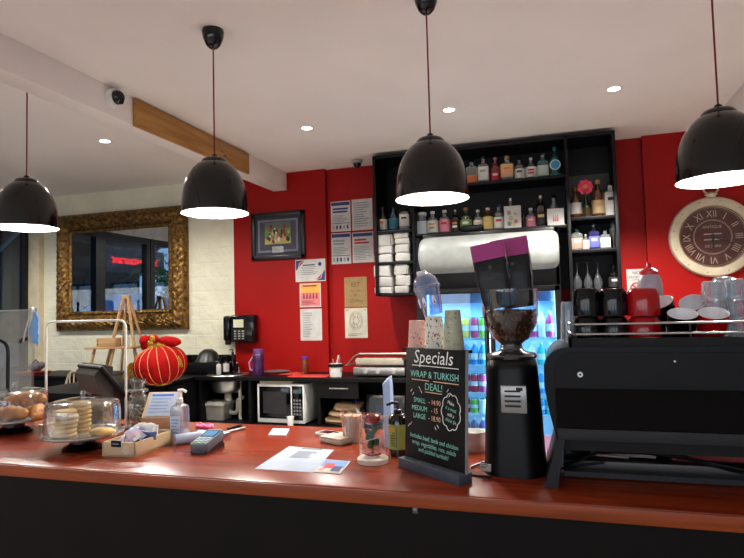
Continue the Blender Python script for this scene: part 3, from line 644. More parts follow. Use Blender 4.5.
for nm, ang, ln_, wd in (('hour_hand', 180, .3, .022), ('minute_hand', 115, .62, .014)):
    mb = MB(); mb.prism([(-wd*ro, -.08*ro), (wd*ro, -.08*ro), (wd*ro*1.2, ln_*ro*.7), (0, ln_*ro), (-wd*ro*1.2, ln_*ro*.7)], .003, INK, XM @ Matrix.Rotation(-R(ang), 4, 'Z') @ Matrix.Translation((0, 0, .018 if nm == 'hour_hand' else .023))); mb.build(nm, ck)
mb = MB(); mb.lathe([(0, .046), (ro*.74, .044)], GLASS, seg=48, M=XM); mb.build('glass_cover', ck)
mb = MB(); mb.lathe([(.035, 0), (.04, .02), (.055, .03), (.03, .045), (.02, .05)], CF_, (0, 0, ro-.01), 20, M=Matrix.Translation((0, -.035, 0))); mb.tube([(.06*math.cos(a*.42), -.035, ro+.07+.045*math.sin(a*.42)) for a in range(15)], .009, CF_, 8, closed=True); mb.build('hanging_ring', ck)
# ---- gilt mirror
a, b = at(58, 270, 6.05), at(187.5, 270, 6.05); t, u = at(122, 210.7, 6.05), at(122, 330.5, 6.05); w, h = b.x-a.x, t.z-u.z
GILT = mat('old gilt', (150, 112, 54), .4, .65, noise=(26, .12), col2=(72, 48, 20), bump=(120, .35))
mr = T('gilt_mirror', 'large mirror in a deep carved old gold frame on the white wall', 'mirror', ((a.x+b.x)/2, YW-.002, (t.z+u.z)/2))
fw = w*.128
def side(L, M):
    """one mitred carved moulding of outer length L: leaf relief runs along it"""
    m_ = MB(); nx = max(60, int(L/.014)); ny = 16; vs = []; fs = []
    for i in range(nx+1):
        for j in range(ny+1):
            v = j/ny; inset = v*fw; x = -L/2+inset+(L-2*inset)*i/nx; g = i/nx*L
            base = .035+.075*math.sin(math.pi*min(1, v*1.15))**.7 if v < .8 else .05+.02*math.sin((v-.8)/.2*math.pi)
            rel = 0
            if .16 < v < .74: rel = .02*abs(math.sin(g*24+3.2*math.cos((v-.45)*9)))*math.sin((v-.16)/.58*math.pi)+.008*math.sin(g*61+v*30)
            elif v <= .16: rel = .01*abs(math.sin(g*38))
            else: rel = .006*abs(math.sin(g*50))
            vs.append((x, inset, base+rel))
    o_ = len(vs)
    for i in range(nx):
        for j in range(ny): k_ = i*(ny+1)+j; fs.append((k_, k_+ny+1, k_+ny+2, k_+1))
    for i in range(nx+1): vs.append((-L/2+L*i/nx, 0, 0))
    for i in range(nx): fs.append((o_+i, o_+i+1, (i+1)*(ny+1), i*(ny+1)))
    m_.add(vs, fs, GILT, True, M); return m_
for L, ang, off in ((w, 0, h/2), (h, 90, w/2), (w, 180, h/2), (h, 270, w/2)):
    side(L, X90() @ Matrix.Rotation(R(ang), 4, 'Z') @ Matrix.Translation((0, -off, 0))).build('frame_moulding', mr)
mb = MB(); mb.b2(-w/2+fw*.8, -.05, -h/2+fw*.8, w/2-fw*.8, -.001, h/2-fw*.8, mat('mirror glass', (200, 208, 212), .0, 1.)); mb.build('mirror_glass', mr)

# ---- black shelf unit
SH = mat('black shelf board', (7, 7, 9), .45, spec=.25)
def zt(px, py, Y): return at(px, py, Y).z
YS = 5.65; su = T('shelf_unit', 'tall black shelf unit of bottles over the fridge, reaching the ceiling', 'shelf unit', (-.58, YS, 0))
xl, xd1, xd2, xr = [at(q, 250, YS).x+.58 for q in (374.5, 412.5, 568.5, 620.5)]
TOP = 3.165; zb = zt(376, 294, YS)
z1 = zt(515, 180.2, YS+.1); z2 = zt(490, 230.3, YS+.1); zl1 = zt(393, 230.5, YS+.05); zl2 = zt(393, 261.5, YS); zl3 = zt(393, 293, YS)
zr1 = zt(595, 216.5, YS+.06); zr2 = zt(595, 249.3, YS+.06); zr3 = zt(595, 290, YS+.06)
D_ = .42; th = .028
mb = MB(); mb.b2(xl, D_, zb, xr, D_+.012, TOP, SH); mb.build('back_panel', su)
for x, z0 in ((xl, zl3-th), (xd1, zl3-th), (xd2, .0), (xr-.03, .0)):
    mb = MB(); mb.b2(x, 0, z0, x+.03, D_, TOP, SH, .002); mb.build('upright', su)
mb = MB(); mb.b2(xl, 0, TOP-.03, xr, D_, TOP, SH, .002); mb.build('top_panel', su)
for x0, x1, z in ((xl, xd1, zl1), (xl, xd1, zl2), (xl, xd1, zl3), (xd1, xd2, z1), (xd1, xd2, z2), (xd2, xr, zr1), (xd2, xr, zr2), (xd2, xr, zr3), (xd2, xr, zr3-.5)):
    mb = MB(); mb.b2(x0+.028, .02, z-th, x1+.002, D_, z, SH, .002); mb.build('shelf', su)
mb = MB(); mb.b2(xd2+.03, D_-.008, zr1, xr-.03, D_, TOP-.3, mat('grey back board', (70, 72, 70), .5)); mb.build('grey_panel', su)

def bottle(name, px, wpx, hpx, z, Y, lab, kind, body, cap, label, liquid=None, group=None, lablo=.12, labhi=.5, Rz=0.):
    loc = posY(px, Y, z); k = ppm(loc); r = wpx*k/2*1.02; hh = hpx*k
    t_ = T(name, lab, 'bottle', loc, group=group)
    if kind == 'tall': pr = [(0, 0), (r*.96, 0), (r, .02*hh), (r, .6*hh), (r*.85, .67*hh), (r*.36, .76*hh), (r*.32, .9*hh)]
    elif kind == 'square': pr = [(0, 0), (r*.95, 0), (r, .02*hh), (r, .62*hh), (r*.92, .68*hh), (r*.36, .74*hh), (r*.32, .88*hh)]
    elif kind == 'round': pr = [(0, 0), (r*.8, 0), (r*.98, .08*hh), (r, .35*hh), (r*.9, .55*hh), (r*.5, .68*hh), (r*.34, .76*hh), (r*.32, .88*hh)]
    else: pr = [(0, 0), (r*.95, 0), (r, .02*hh), (r, .8*hh), (r*.9, .86*hh), (r*.72, .88*hh)]
    sq = .9 if kind in ('square', 'jar') else 0
    m_ = MB(); m_.lathe(pr, body, seg=24, sq=sq); m_.build('bottle_glass', t_)
    if liquid:
        m_ = MB(); m_.lathe([(0, .03*hh)]+[(q*.9, v) for q, v in pr[2:] if v < .66*hh]+[(0, pr[3][1]*.97)], liquid, seg=20, sq=sq); m_.build('liquid', t_)
    top = pr[-1][1]; rc = pr[-1][0]*1.25
    m_ = MB(); m_.lathe([(pr[-1][0], top-.01*hh), (rc, top-.008*hh), (rc, hh*.985), (rc*.85, hh), (0, hh)], cap, seg=16); m_.build('cap', t_)
    if label is not None:
        m_ = MB(); z0, z1_ = lablo*hh, labhi*hh; rl = r*1.03
        m_.lathe([(rl*.99, z0), (rl, z0+.002), (rl, z1_-.002), (rl*.99, z1_)], label[0], seg=24, sq=sq)
        if len(label) > 1:
            q = r*(1.06 if sq == 0 else 1.06)
            for i, c_ in enumerate(label[1:]):
                zz = z0+(z1_-z0)*(.68-.3*i); m_.rect(-r*.5, zz-.07*hh*.6, r*.5, zz+.07*hh*.6, c_, -q-.001)
        m_.build('label_wrap', t_)
    return t_
CB = glass('bottle clear', (214, 222, 222), .03, .8, .3, (176, 186, 186)); GB = glass('bottle green', (120, 150, 90), .03, .6, .3, (90, 118, 62)); DB = glass('bottle dark', (60, 46, 34), .03, .6, .4, (40, 28, 20)); BB = glass('bottle blue', (70, 110, 150), .03, .6, .35, (40, 84, 120)); AB = glass('bottle amber', (190, 130, 70), .03, .6, .3, (150, 96, 46)); TB = glass('bottle teal', (110, 180, 180), .03, .6, .3, (80, 150, 150)); VB = glass('bottle violet', (90, 90, 160), .03, .6, .35, (70, 70, 140))
L_ = lambda n, c: mat('label '+n, c, .6)
ow, oo, opk, opc, obl, ogn, oye, odk, ord_ = L_('white', (226, 222, 210)), L_('orange', (222, 124, 70)), L_('pink', (220, 130, 150)), L_('peach', (226, 172, 120)), L_('blue', (60, 140, 190)), L_('green', (120, 150, 90)), L_('yellow', (220, 196, 120)), L_('dark', (40, 38, 40)), L_('crimson', (190, 40, 60))
CK = mat('cork', (176, 132, 90), .7); SIL = mat('silver cap', (190, 190, 190), .25, .9)
YB = YS+.16
G1, G2 = 'spirit bottles on the top shelf', 'spirit bottles on the middle shelf'
top = [(472.5, 11.7, 26, 'square', CB, BLACK, (oo,), None, 'clear bottle with orange low label', .05, .35), (484, 10.4, 28, 'square', CB, SIL, (ow, INKGREY), None, 'clear bottle with big white label', .12, .6), (496, 9.6, 26, 'tall', glass('bottle rose', (220, 140, 140), .03, .6, .2, (200, 90, 100)), mat('rose cap', (190, 130, 120), .4), (ord_, ow), None, 'rosy pink bottle with crimson label', .08, .4), (507.7, 12.2, 26.5, 'square', CB, CK, (opc, oo), None, 'cork topped bottle with large peach label', .15, .64), (520, 9.6, 23.5, 'tall', CB, BLACK, (ow, INK), None, 'slim bottle with black and white label', .1, .5), (531.6, 11.3, 22.5, 'round', CB, SIL, (ow, ord_, ord_), None, 'squat bottle with white and red label', .1, .55), (543.5, 10.8, 25.5, 'square', TB, SIL, (L_('pale sage', (190, 206, 190)),), None, 'pale green bottle with sage label', .1, .5), (555.7, 10.5, 31, 'tall', TB, mat('teal cap', (40, 120, 130), .4), (L_('teal', (40, 120, 120)),), None, 'tall teal bottle with round blue medallion', .05, .12)]
for i, (px, w_, h_, kd, bd_, cp, lb, lq, ds, l0, l1) in enumerate(top):
    t_ = bottle('spirit_bottle', px, w_, h_, z1, YB, '%s, %s from left on the top shelf' % (ds, ORD[i]), kd, bd_, cp, lb, lq, G1, l0, l1)
    if i == 7:
        k = ppm(t_.location); m_ = MB(); m_.lathe([(0, .003), (5.2*k, .003), (5.2*k, 0)], mat('medallion ring', (200, 226, 214), .5), seg=28, M=Matrix.Translation((0, -5.9*k, 12*k)) @ X90()); m_.lathe([(0, .005), (4.2*k, .005), (4.2*k, .003)], obl, seg=28, M=Matrix.Translation((0, -5.9*k, 12*k)) @ X90()); m_.build('medallion', t_)
mid = [(422.7, 9.8, 23, 'jar', CB, WHITE, (L_('pale blue', (200, 212, 220)),), 'clear bottle with pale label and white cap', .05, .6), (433.2, 11, 23.5, 'tall', CB, WHITE, (ow, oo, ogn), 'clear bottle with orange flower label', .08, .58), (445.3, 11, 24, 'tall', CB, WHITE, (opk, ord_), 'clear bottle with pink patterned label', .08, .58), (455.8, 9.2, 24, 'tall', DB, SIL, (odk, oo, ow), 'dark bottle with multicoloured label', .08, .55), (466.6, 11.6, 25, 'tall', GB, CK, (ogn, ow), 'green bottle with green label', .08, .5), (478.5, 9, 22, 'tall', CB, WHITE, (ow, opc), 'small bottle with white and peach label', .08, .52), (488.5, 10, 23.5, 'tall', AB, WHITE, (oye, opc), 'honey coloured bottle with yellow label', .08, .6), (499.6, 10.6, 26, 'tall', CB, VB and mat('navy cap', (40, 50, 110), .4), (ow, ord_), 'clear bottle with navy cap and red dot label', .08, .5), (511.5, 10, 32, 'tall', CB, SIL, (ow,), 'clear bottle standing behind the floral white card', .1, .4), (524.3, 5.6, 17, 'tall', DB, BLACK, (odk,), 'tiny dark bottle right of the floral card', .1, .5), (531.3, 9.6, 20.5, 'tall', CB, WHITE, (opk, ow), 'short bottle with pale pink label', .08, .55), (541.6, 11.6, 33, 'tall', DB, SIL, (odk, oye), 'tall dark bottle with yellow streak label', .1, .45), (554.8, 11, 33, 'round', CB, BLACK, (ow,), 'rounded clear bottle behind the white and red card', .1, .4)]
for i, (px, w_, h_, kd, bd_, cp, lb, ds, l0, l1) in enumerate(mid):
    bottle('spirit_bottle', px, w_, h_, z2, YB, '%s, %s from left on the middle shelf' % (ds, ORD[i]), kd, bd_, cp, lb, None, G2, l0, l1)
def standcard(px, py, w_, h_, z, lab, deco):
    loc = posY(px, YS+.065, z); k = ppm(loc); W_, H_ = w_*k, h_*k
    m_ = MB(); m_.b2(-W_/2, 0, 0, W_/2, .012, H_, PAPER); deco(m_, W_, H_)
    o = m_.build('greeting_card', loc=loc, rot=(R(-4), 0, 0)); tag(o, lab, 'card', 'white cards standing on the middle shelf')
def flor(m_, w, h):
    for i, (x, z) in enumerate(((-.2, .7), (.15, .65), (-.1, .45), (.2, .3), (-.2, .22), (.05, .2))):
        pts = [(x*w+.1*w*math.cos(a*.7), -.002, z*h+.08*h*math.sin(a*.7)) for a in range(9)]; m_.tube(pts, .003, (odk, oye, ogn, ord_)[i % 4], 4, closed=True)
        m_.lathe([(0, 0), (w*.06, 0)], (ord_, ogn, opc)[i % 3], seg=8, M=Matrix.Translation((x*w, -.001, z*h)) @ X90())
standcard(513, 220, 16.5, 23, z2, 'white card with a floral drawing standing on the middle shelf', flor)
standcard(556, 218, 16, 17.5, z2, 'white card with a small red motif at the right end of the middle shelf', lambda m_, w, h: [m_.poly([(x*w-.05*w, -.001, .25*h), (x*w+.05*w, -.001, .25*h), (x*w, -.001, .72*h)], ord_) for x in (-.12, 0, .12)])
G3 = 'bottles on the left column shelf'
bottle('spirit_bottle', 383, 9, 26, zl1, YB, 'dark bottle with cream label, left end of the left column shelf', 'tall', DB, mat('red brown cap', (70, 40, 36), .4), (ow, oo), None, G3, .1, .5)
bottle('spirit_bottle', 394, 9.6, 27, zl1, YB, 'blue glass bottle between two others on the left column shelf', 'tall', BB, BLACK, (L_('teal blue', (60, 120, 140)),), None, G3, .1, .5)
bottle('spirit_bottle', 405.5, 10, 22, zl1, YB, 'squarish clear jar with black lid on the left column shelf', 'jar', CB, BLACK, (ow, odk), None, G3, .2, .75)
G4 = 'bottles on the narrow right shelves'
bottle('spirit_bottle', 576.2, 11.6, 32, zr1, YB, 'gold topped round bottle with white oval label on the narrow shelf', 'round', AB, mat('gold cap', (180, 140, 60), .3, .8), (ow,), None, G4, .15, .5)
bottle('spirit_bottle', 587, 10, 22, zr1, YB+.03, 'brown bottle holding the pink flower on the narrow shelf', 'tall', DB, BLACK, (L_('brown', (110, 70, 40)),), None, G4, .1, .5)
bottle('spirit_bottle', 599, 12.2, 38, zr1, YB, 'tall amber bottle with cream label on the narrow shelf', 'tall', AB, CK, (L_('cream', (220, 190, 140)), opc), None, G4, .1, .45)
bottle('spirit_bottle', 611.3, 11.4, 36, zr1, YB, 'white bottle with black neck on the narrow shelf', 'square', mat('porcelain white', (214, 212, 206), .3), BLKGLOSS, (ow, odk), None, G4, .25, .6)
fl = T('silk_flower', 'large bright pink flower standing above the brown bottle', 'flower', (*posY(586.5, YB-.05, zr1)[:2], zr1))
k = ppm(fl.location)
mb = MB()
for i in range(9):
    a = i*.698; mb.ell((0, 0, 0), (3.4*k, .8*k, 2.9*k), mat('petal pink', (226, 60, 100), .6), 12, Matrix.Translation((4.4*k*math.cos(a), -.005*(i % 2), 31*k+4.4*k*math.sin(a))) @ Matrix.Rotation(-a, 4, 'Y'))
mb.build('petals', fl)
mb = MB(); mb.ell((0, -.02, 31*k), (2.4*k, 1.2*k, 2.4*k), mat('flower heart', (236, 140, 70), .6), 12); mb.build('flower_heart', fl)
mb = MB(); mb.tube([(0, 0, .001), (.0, -.03, 15*k), (0, 0, 30*k)], .006, mat('stem green', (60, 90, 50), .6)); mb.build('stem', fl)
bottle('spirit_bottle', 577.6, 11, 25, zr2, YB, 'squat bottle with brown patterned label on the second narrow shelf', 'square', CB, BLACK, (L_('tan', (170, 140, 120)), ow), None, G4, .08, .5)
bottle('spirit_bottle', 586.2, 6.5, 16, zr2, YB-.05, 'little bottle with pinkish label on the second narrow shelf', 'square', CB, SIL, (L_('dusty pink', (196, 160, 150)),), None, G4, .08, .6)
bottle('spirit_bottle', 594.6, 9.8, 27, zr2, YB, 'violet blue bottle on the second narrow shelf', 'square', VB, SIL, (L_('violet', (90, 96, 160)), ow), None, G4, .1, .5)
bottle('spirit_bottle', 605.6, 9.5, 21.5, zr2, YB, 'short bottle with plain white label on the second narrow shelf', 'square', CB, BLACK, (ow,), None, G4, .1, .55)
bottle('spirit_bottle', 614.5, 10, 25, zr3, YB, 'black bottle with white label at the end of the lowest narrow shelf', 'tall', BLKGLOSS, BLACK, (odk, ow), None, G4, .1, .5)
def stem(px, z, Y, lab, up, kx=1.):
    t_ = T('wine_glass', lab, 'glass', posY(px, Y, z), group='stem glasses on the narrow shelves'); k = ppm(t_.location)
    pr = [(0, 0), (3.4, 0), (3.3, .6), (.5, 1.2), (.45, 10), (2, 12), (4.2, 17), (4.3, 20), (3.4, 26)]
    if not up: pr = [(r_, 26-z_) for r_, z_ in reversed(pr)]
    m_ = MB(); m_.lathe([(r_*k*kx, z_*k*1.08) for r_, z_ in (pr[:4] if up else pr[-4:])], GLASS, seg=22); m_.build('foot_disc', t_)
    m_ = MB(); m_.lathe([(r_*k*kx, z_*k*1.08) for r_, z_ in (pr[3:] if up else pr[:-3])], glass('wine glass', (226, 232, 234), .02, .9, .05), seg=22); m_.build('bowl', t_)
for i, px in enumerate((578, 588.5, 598.5)): stem(px, zr3, YB, 'upturned stem glass, %s of three on the lowest narrow shelf' % ORD[i], False)
stem(614, zr2, YB, 'upright stem glass at the right end of the second narrow shelf', True)
# packs of napkins
NAP = mat('napkin wrap', (182, 180, 174), .45, bump=(40, .4))
cnt = 0
for zz, y0, stacks in ((zl2, 0, ((386, 18.5, (8, 8, 12)), (404.3, 15, (8.5, 8.5, 6, 6)))), (zl3, 0, ((386, 18.5, (6.5, 10, 12)), (404.3, 15.5, (7.5, 10, 10.5))))):
    for px, w_, hs in stacks:
        z = zz
        for i, hp in enumerate(hs):
            loc = posY(px+random.uniform(-.7, .7), YS+.135, z); k = ppm(loc); m_ = MB()
            top_ = i == len(hs)-1
            m_.box((0, 0, hp*k*.485), (w_*k*random.uniform(.9, 1), .2, hp*k*.96), NAP, .014, 3, jit=.009 if top_ else .005)
            if top_: m_.box((.01, -.05, hp*k*.93), (w_*k*.5, .08, .02), NAP, .008, 2, M=Matrix.Rotation(R(-8), 4, 'Y'), jit=.006)
            o = m_.build('napkin_pack', loc=loc, rot=(0, 0, R(random.uniform(-4, 4))))
            tag(o, 'white napkin pack, %s from bottom of %s stack, %s shelf of the left column' % (ORD[i], 'left' if px < 395 else 'right', 'upper' if zz == zl2 else 'lowest'), 'napkin pack', 'napkin packs in the left column')
            z += hp*k

# ---- glass door fridge under the middle shelves
fx0, fx1 = at(421, 290, 5.6).x, at(560, 270, 5.6).x; FW = fx1-fx0
zs0 = zt(490, 270.5, 5.6); zs1 = zt(490, 235, 5.6)
fr = T('drinks_fridge', 'black two door glass drinks fridge with white header panel', 'fridge', ((fx0+fx1)/2, 5.6, 0))
FB = mat('fridge black', (9, 9, 10), .3, spec=.3); FI = mat('fridge interior', (210, 228, 236), .4)
hw = FW/2; FT = zs0-.16; FY1 = .46
mb = MB(); mb.b2(-hw, .0, 0, -hw+.035, FY1, zs1+.04, FB); mb.b2(hw-.035, .0, 0, hw, FY1, zs1+.04, FB); mb.b2(-hw, FY1-.03, 0, hw, FY1, zs1+.04, FB); mb.b2(-hw, .0, 0, hw, FY1, .2, FB); mb.b2(-hw, .0, FT, hw, FY1, zs1+.04, FB, .004)
mb.b2(-hw-.06, .06, .25, -hw, FY1, zs1+.02, FB); mb.build('cabinet', fr)
mb = MB(); mb.b2(-hw+.035, FY1-.04, .2, hw-.035, FY1-.03, FT, FI); mb.b2(-hw+.035, .04, .2, -hw+.042, FY1-.03, FT, FI); mb.b2(hw-.042, .04, .2, hw-.035, FY1-.03, FT, FI); mb.b2(-hw+.035, .04, .2, hw-.035, FY1-.03, .21, FI); mb.b2(-hw+.04, .1, FT-.14, hw-.04, FY1-.03, FT-.002, mat('fridge blue band', (120, 165, 215), .4)); mb.build('liner', fr)
mb = MB(); prf = [(-.004, zs0-.01)]+[(-.015-.085*math.sin(math.pi*i/14)**.6, zs0+(zs1-zs0)*i/14) for i in range(15)]+[(-.004, zs1+.01)]
secs = []
for x, s_ in [(-hw+.0, .55), (-hw+.006, .75), (-hw+.02, .88), (-hw+.05, .97), (-hw+.1, 1), (hw-.1, 1), (hw-.05, .97), (hw-.02, .88), (hw-.006, .75), (hw, .55)]:
    zc = (zs0+zs1)/2; secs.append([(x, y*(.6+.4*s_), zc+(z-zc)*s_) for y, z in prf])
mb.loft(secs, mat('header white', (158, 162, 158), .35)); mb.build('header_panel', fr)
LED = glow('fridge led', (190, 225, 255), 5)
for x in (-hw+.05, -.012, hw-.05):
    mb = MB(); mb.b2(x-.008, .07, .25, x+.008, .085, FT-.05, LED); mb.build('led_strip', fr)
for sx in (-1, 1):
    x0, x1 = (-hw+.01, -.004) if sx < 0 else (.004, hw-.01)
    mb = MB()
    for q in ((x0, .2, x0+.045, FT), (x1-.045, .2, x1, FT), (x0, .2, x1, .26), (x0, FT-.05, x1, FT)): mb.b2(q[0], -.035, q[1], q[2], -.001, q[3], FB, .004)
    d = mb.build('door', fr)
    mb = MB(); mb.b2(x0+.04, -.02, .25, x1-.04, -.014, FT-.04, glass('fridge glass', (215, 236, 250), .02, .3)); mb.build('door_glass', d)
    mb = MB(); hx = x1-.02 if sx < 0 else x0+.02; mb.tube([(hx, -.035, .9), (hx, -.06, .92), (hx, -.06, 1.4), (hx, -.035, 1.42)], .01, DARKMET); mb.build('handle', d)
shz = [zt(470, q, 5.75) for q in (337.5, 364, 391.5, 412, 437)]
SHW = mat('shelf wire white', (206, 222, 230), .4)
for z in shz:
    mb = MB()
    mb.b2(-hw+.045, .05, z-.014, hw-.045, .06, z, SHW)
    for i in range(12): mb.b2(-hw+.045, .08+i*.028, z-.006, hw-.045, .086+i*.028, z, SHW)
    mb.build('shelf', fr)
for x in (-.3, .3):
    l = bpy.data.lights.new('fridge', 'AREA'); l.shape = 'RECTANGLE'; l.size = .5; l.size_y = .12; l.energy = 4; l.color = (.32, .72, 1)
    o = bpy.data.objects.new('fridge_light', l); COL.objects.link(o); o.parent = fr; o.location = (x, .12, FT-.16)
for x, ry in ((-hw+.06, -90), (-.03, 90), (.03, -90), (hw-.06, 90)):
    l = bpy.data.lights.new('fridge', 'AREA'); l.shape = 'RECTANGLE'; l.size = 1.4; l.size_y = .05; l.energy = 2.2; l.color = (.32, .72, 1)
    o = bpy.data.objects.new('fridge_light', l); COL.objects.link(o); o.parent = fr; o.location = (x, .09, .95); o.rotation_euler = (0, R(ry), 0)
def can(px, z, colr, lab, grp, kind, hp):
    Y = 5.735; loc = posY(px, Y, z); k = ppm(loc); hh = hp*k; r = 4.1*k
    n = 'drink_can' if kind == 'can' else 'drink_bottle'; t_ = T(n, lab, kind, loc, group=grp)
    c_ = mat('drink %s' % (colr,), colr, .3); c2 = mat('drink print', (236, 238, 236), .4)
    if kind == 'can':
        m_ = MB(); m_.lathe([(0, 0), (r*.8, 0), (r, .04*hh), (r, .9*hh), (r*.85, .96*hh)], c_, seg=18); m_.lathe([(r*1.01, .35*hh), (r*1.01, .6*hh)], c2, seg=18); m_.build('can_body', t_)
        m_ = MB(); m_.lathe([(r*.85, .96*hh), (r*.87, hh), (r*.75, .98*hh), (0, .97*hh)], SIL, seg=18); m_.build('lid', t_)
    else:
        m_ = MB(); m_.lathe([(0, 0), (r*.95, 0), (r, .03*hh), (r, .6*hh), (r*.75, .74*hh), (r*.35, .86*hh), (r*.35, .92*hh)], c_, seg=18); m_.lathe([(r*1.02, .22*hh), (r*1.02, .5*hh)], c2, seg=18); m_.build('bottle_body', t_)
        m_ = MB(); m_.lathe([(r*.4, .9*hh), (r*.4, hh), (0, hh)], WHITE if colr[0] > 20 else BLACK, seg=14); m_.build('cap', t_)
rows = [('top', 0, 'can', 20, [(236, 238, 230), (240, 200, 60), (130, 190, 60), (220, 60, 110), (236, 238, 230), (130, 190, 60)]), ('second', 1, 'bottle', 22, [(60, 150, 210), (70, 165, 215), (60, 150, 210)]), ('third', 2, 'can', 18, [(226, 70, 130), (206, 40, 60), (226, 120, 160), (226, 70, 130)]), ('fourth', 3, 'can', 14, [(130, 190, 60), (206, 40, 60), (236, 238, 230)]), ('lowest', 4, 'bottle', 20, [(20, 34, 90), (24, 40, 120)])]
names = {(236, 238, 230): 'white', (240, 200, 60): 'yellow', (130, 190, 60): 'lime green', (220, 60, 110): 'magenta', (60, 150, 210): 'blue', (70, 165, 215): 'light blue', (226, 70, 130): 'hot pink', (206, 40, 60): 'red', (226, 120, 160): 'pale pink', (20, 34, 90): 'navy', (24, 40, 120): 'dark blue', (240, 244, 246): 'milky white', (60, 200, 190): 'turquoise'}
for nm, si, kd, hp, pal in rows:
    for i, px in enumerate((441, 449.5, 458, 466.5, 475, 483.5)):
        c_ = pal[(i*7//3) % len(pal)]
        can(px, shz[si], c_, '%s drink %s, %s from left, %s shelf, left fridge door' % (names[c_], kd, ORD[i], nm), 'drinks on the %s fridge shelf' % nm, kd, hp)
rows2 = [('top', 0, 'bottle', 26, [(226, 70, 130), (240, 244, 246)]), ('second', 1, 'bottle', 22, [(240, 244, 246), (60, 200, 190)]), ('third', 2, 'bottle', 22, [(240, 244, 246), (60, 150, 210)]), ('fourth', 3, 'can', 15, [(60, 200, 190), (60, 150, 210)])]
for nm, si, kd, hp, pal in rows2:
    for i, px in enumerate((533.5, 542, 550.5)):
        c_ = pal[i % 2]
        can(px, shz[si], c_, '%s drink %s, %s from left, %s shelf, right fridge door' % (names[c_], kd, ORD[i], nm), 'drinks on the %s right fridge shelf' % nm, kd, hp)
mb = MB(); mb.lathe([(0, -.11), (.02, -.11), (.035, -.09), (.035, .09), (.02, .11), (0, .11)], BLKMAT, seg=18, M=Matrix.Rotation(R(90), 4, 'Y'))
o = mb.build('black_roll', loc=(posY(472, 5.6, zs1)[0], 5.63, zs1+.076)); tag(o, 'small black roll lying on top of the fridge header', 'roll')
# ================================================================ on the front counter
def zat(px, py, Y): return at(px, py, Y).z
# cake stands
def cake_stand(px, Y, lab, dlab, r=.163, ptop=.062, dtop=.2):
    loc = posY(px, Y, CT); st = T('cake_stand', lab, 'cake stand', loc, group='cake stands with clear domes')
    m_ = MB(); m_.lathe([(0, 0), (.08, 0), (.083, .006), (.072, .016), (.05, .026), (.05, .04), (.08, .052), (.085, .054), (0, .054)], BLKGLOSS, seg=36); m_.build('pedestal', st)
    m_ = MB(); m_.lathe([(0, .054), (.13, .054), (r-.004, .058), (r, .064), (r-.003, .07), (r-.012, .066), (.12, .062), (0, .062)], mat('polished plate', (206, 204, 198), .2, .7), seg=56); m_.build('plate', st)
    dm = T('cake_dome', dlab, 'dome cover', (loc[0], loc[1], CT+ptop+.0045), group='clear dome covers')
    q = r-.014; hgt = dtop-ptop
    m_ = MB(); m_.lathe([(q, 0), (q+.001, .004), (q-.002, hgt*.7), (q-.006, hgt*.86), (q-.014, hgt*.94), (q-.04, hgt*.985), (q*.5, hgt*1.03), (0, hgt*1.06)], glass('dome plastic', (240, 244, 244), .03, .9, .04, (230, 232, 234)), seg=56); m_.lathe([(q+.003, 0), (q+.003, .004), (q-.004, .004), (q-.004, 0), (q+.003, 0)], PLASTIC, seg=56); m_.build('dome', dm)
    m_ = MB(); m_.lathe([(.006, hgt*1.05), (.006, hgt*1.1), (.013, hgt*1.17), (.011, hgt*1.26), (0, hgt*1.28)], PLASTIC, seg=18); m_.build('knob', dm)
    return Vector(loc)
c2 = cake_stand(83, 2.02, 'cake stand holding stacked round cookies, beside the wooden tray', 'clear dome cover over the round cookies')
c1 = cake_stand(14, 2.25, 'cake stand holding croissants at the far left of the counter', 'clear dome cover over the croissants')
COOK = mat('butter cookie', (226, 190, 122), .75, noise=(18, .05), col2=(206, 160, 92), bump=(60, .3))
def cookie_mesh(r, h):
    m_ = MB(); h *= 1.06; m_.lathe([(0, 0), (r*.93, 0), (r, h*.35), (r*.97, h*.7), (r*.85, h*.95), (r*.4, h*1.04), (0, h*1.05)], COOK, seg=26); return m_
def cookies(px, Y, n, r, lab):
    x, y, _ = posY(px, Y, CT+.07)
    for i in range(n):
        o = cookie_mesh(r, .0162).build('cookie', loc=(x+random.uniform(-.003, .003), y+random.uniform(-.003, .003), CT+.0622+i*.0182), rot=(0, 0, random.uniform(0, 6)))
        tag(o, 'round pale cookie, %s from bottom of the %s' % (ORD[i], lab), 'cookie', 'cookies under the dome')
cookies(65, 1.955, 6, .047, 'front cookie stack')
cookies(80, 2.065, 7, .046, 'rear cookie stack')
mb = MB(); mb.ell((0, 0, .017), (.056, .042, .019), COOK, 24); x, y, _ = posY(102.5, 1.99, CT+.07)
o = mb.build('sponge_biscuit', loc=(x, y, CT+.0625)); tag(o, 'oval yellow biscuit lying right of the cookie stacks', 'biscuit')
CROI = mat('croissant crust', (172, 98, 42), .55, noise=(16, .1), col2=(214, 158, 96), bump=(50, .3))
for i, (px, Y, z, rz, lab) in enumerate(((9, 2.17, .0, 20, 'croissant lying at the left front under the dome'), (36, 2.22, .0, -30, 'croissant lying at the right under the dome'), (28, 2.28, .055, 15, 'croissant resting on top of the other two'))):
    m_ = MB(); pts = []; rs = []
    for k_ in range(57):
        a = R(-78+156*k_/56); s_ = 1-abs(k_-28)/30.; pts.append((.1*math.sin(a), .055*math.cos(a)-.045, .04)); rs.append(max(.01, (.042*s_**.6)*(1-.26*((abs(k_-28) % 8)/8))))
    m_.tube(pts, rs, CROI, 14); m_.tube([], [], CROI) if False else None
    x, y, _ = posY(px, Y, CT+.08)
    o = m_.build('croissant', loc=(x, y, CT+.0618+z), rot=(0, 0, R(rz))); tag(o, lab, 'croissant', 'croissants under the dome')
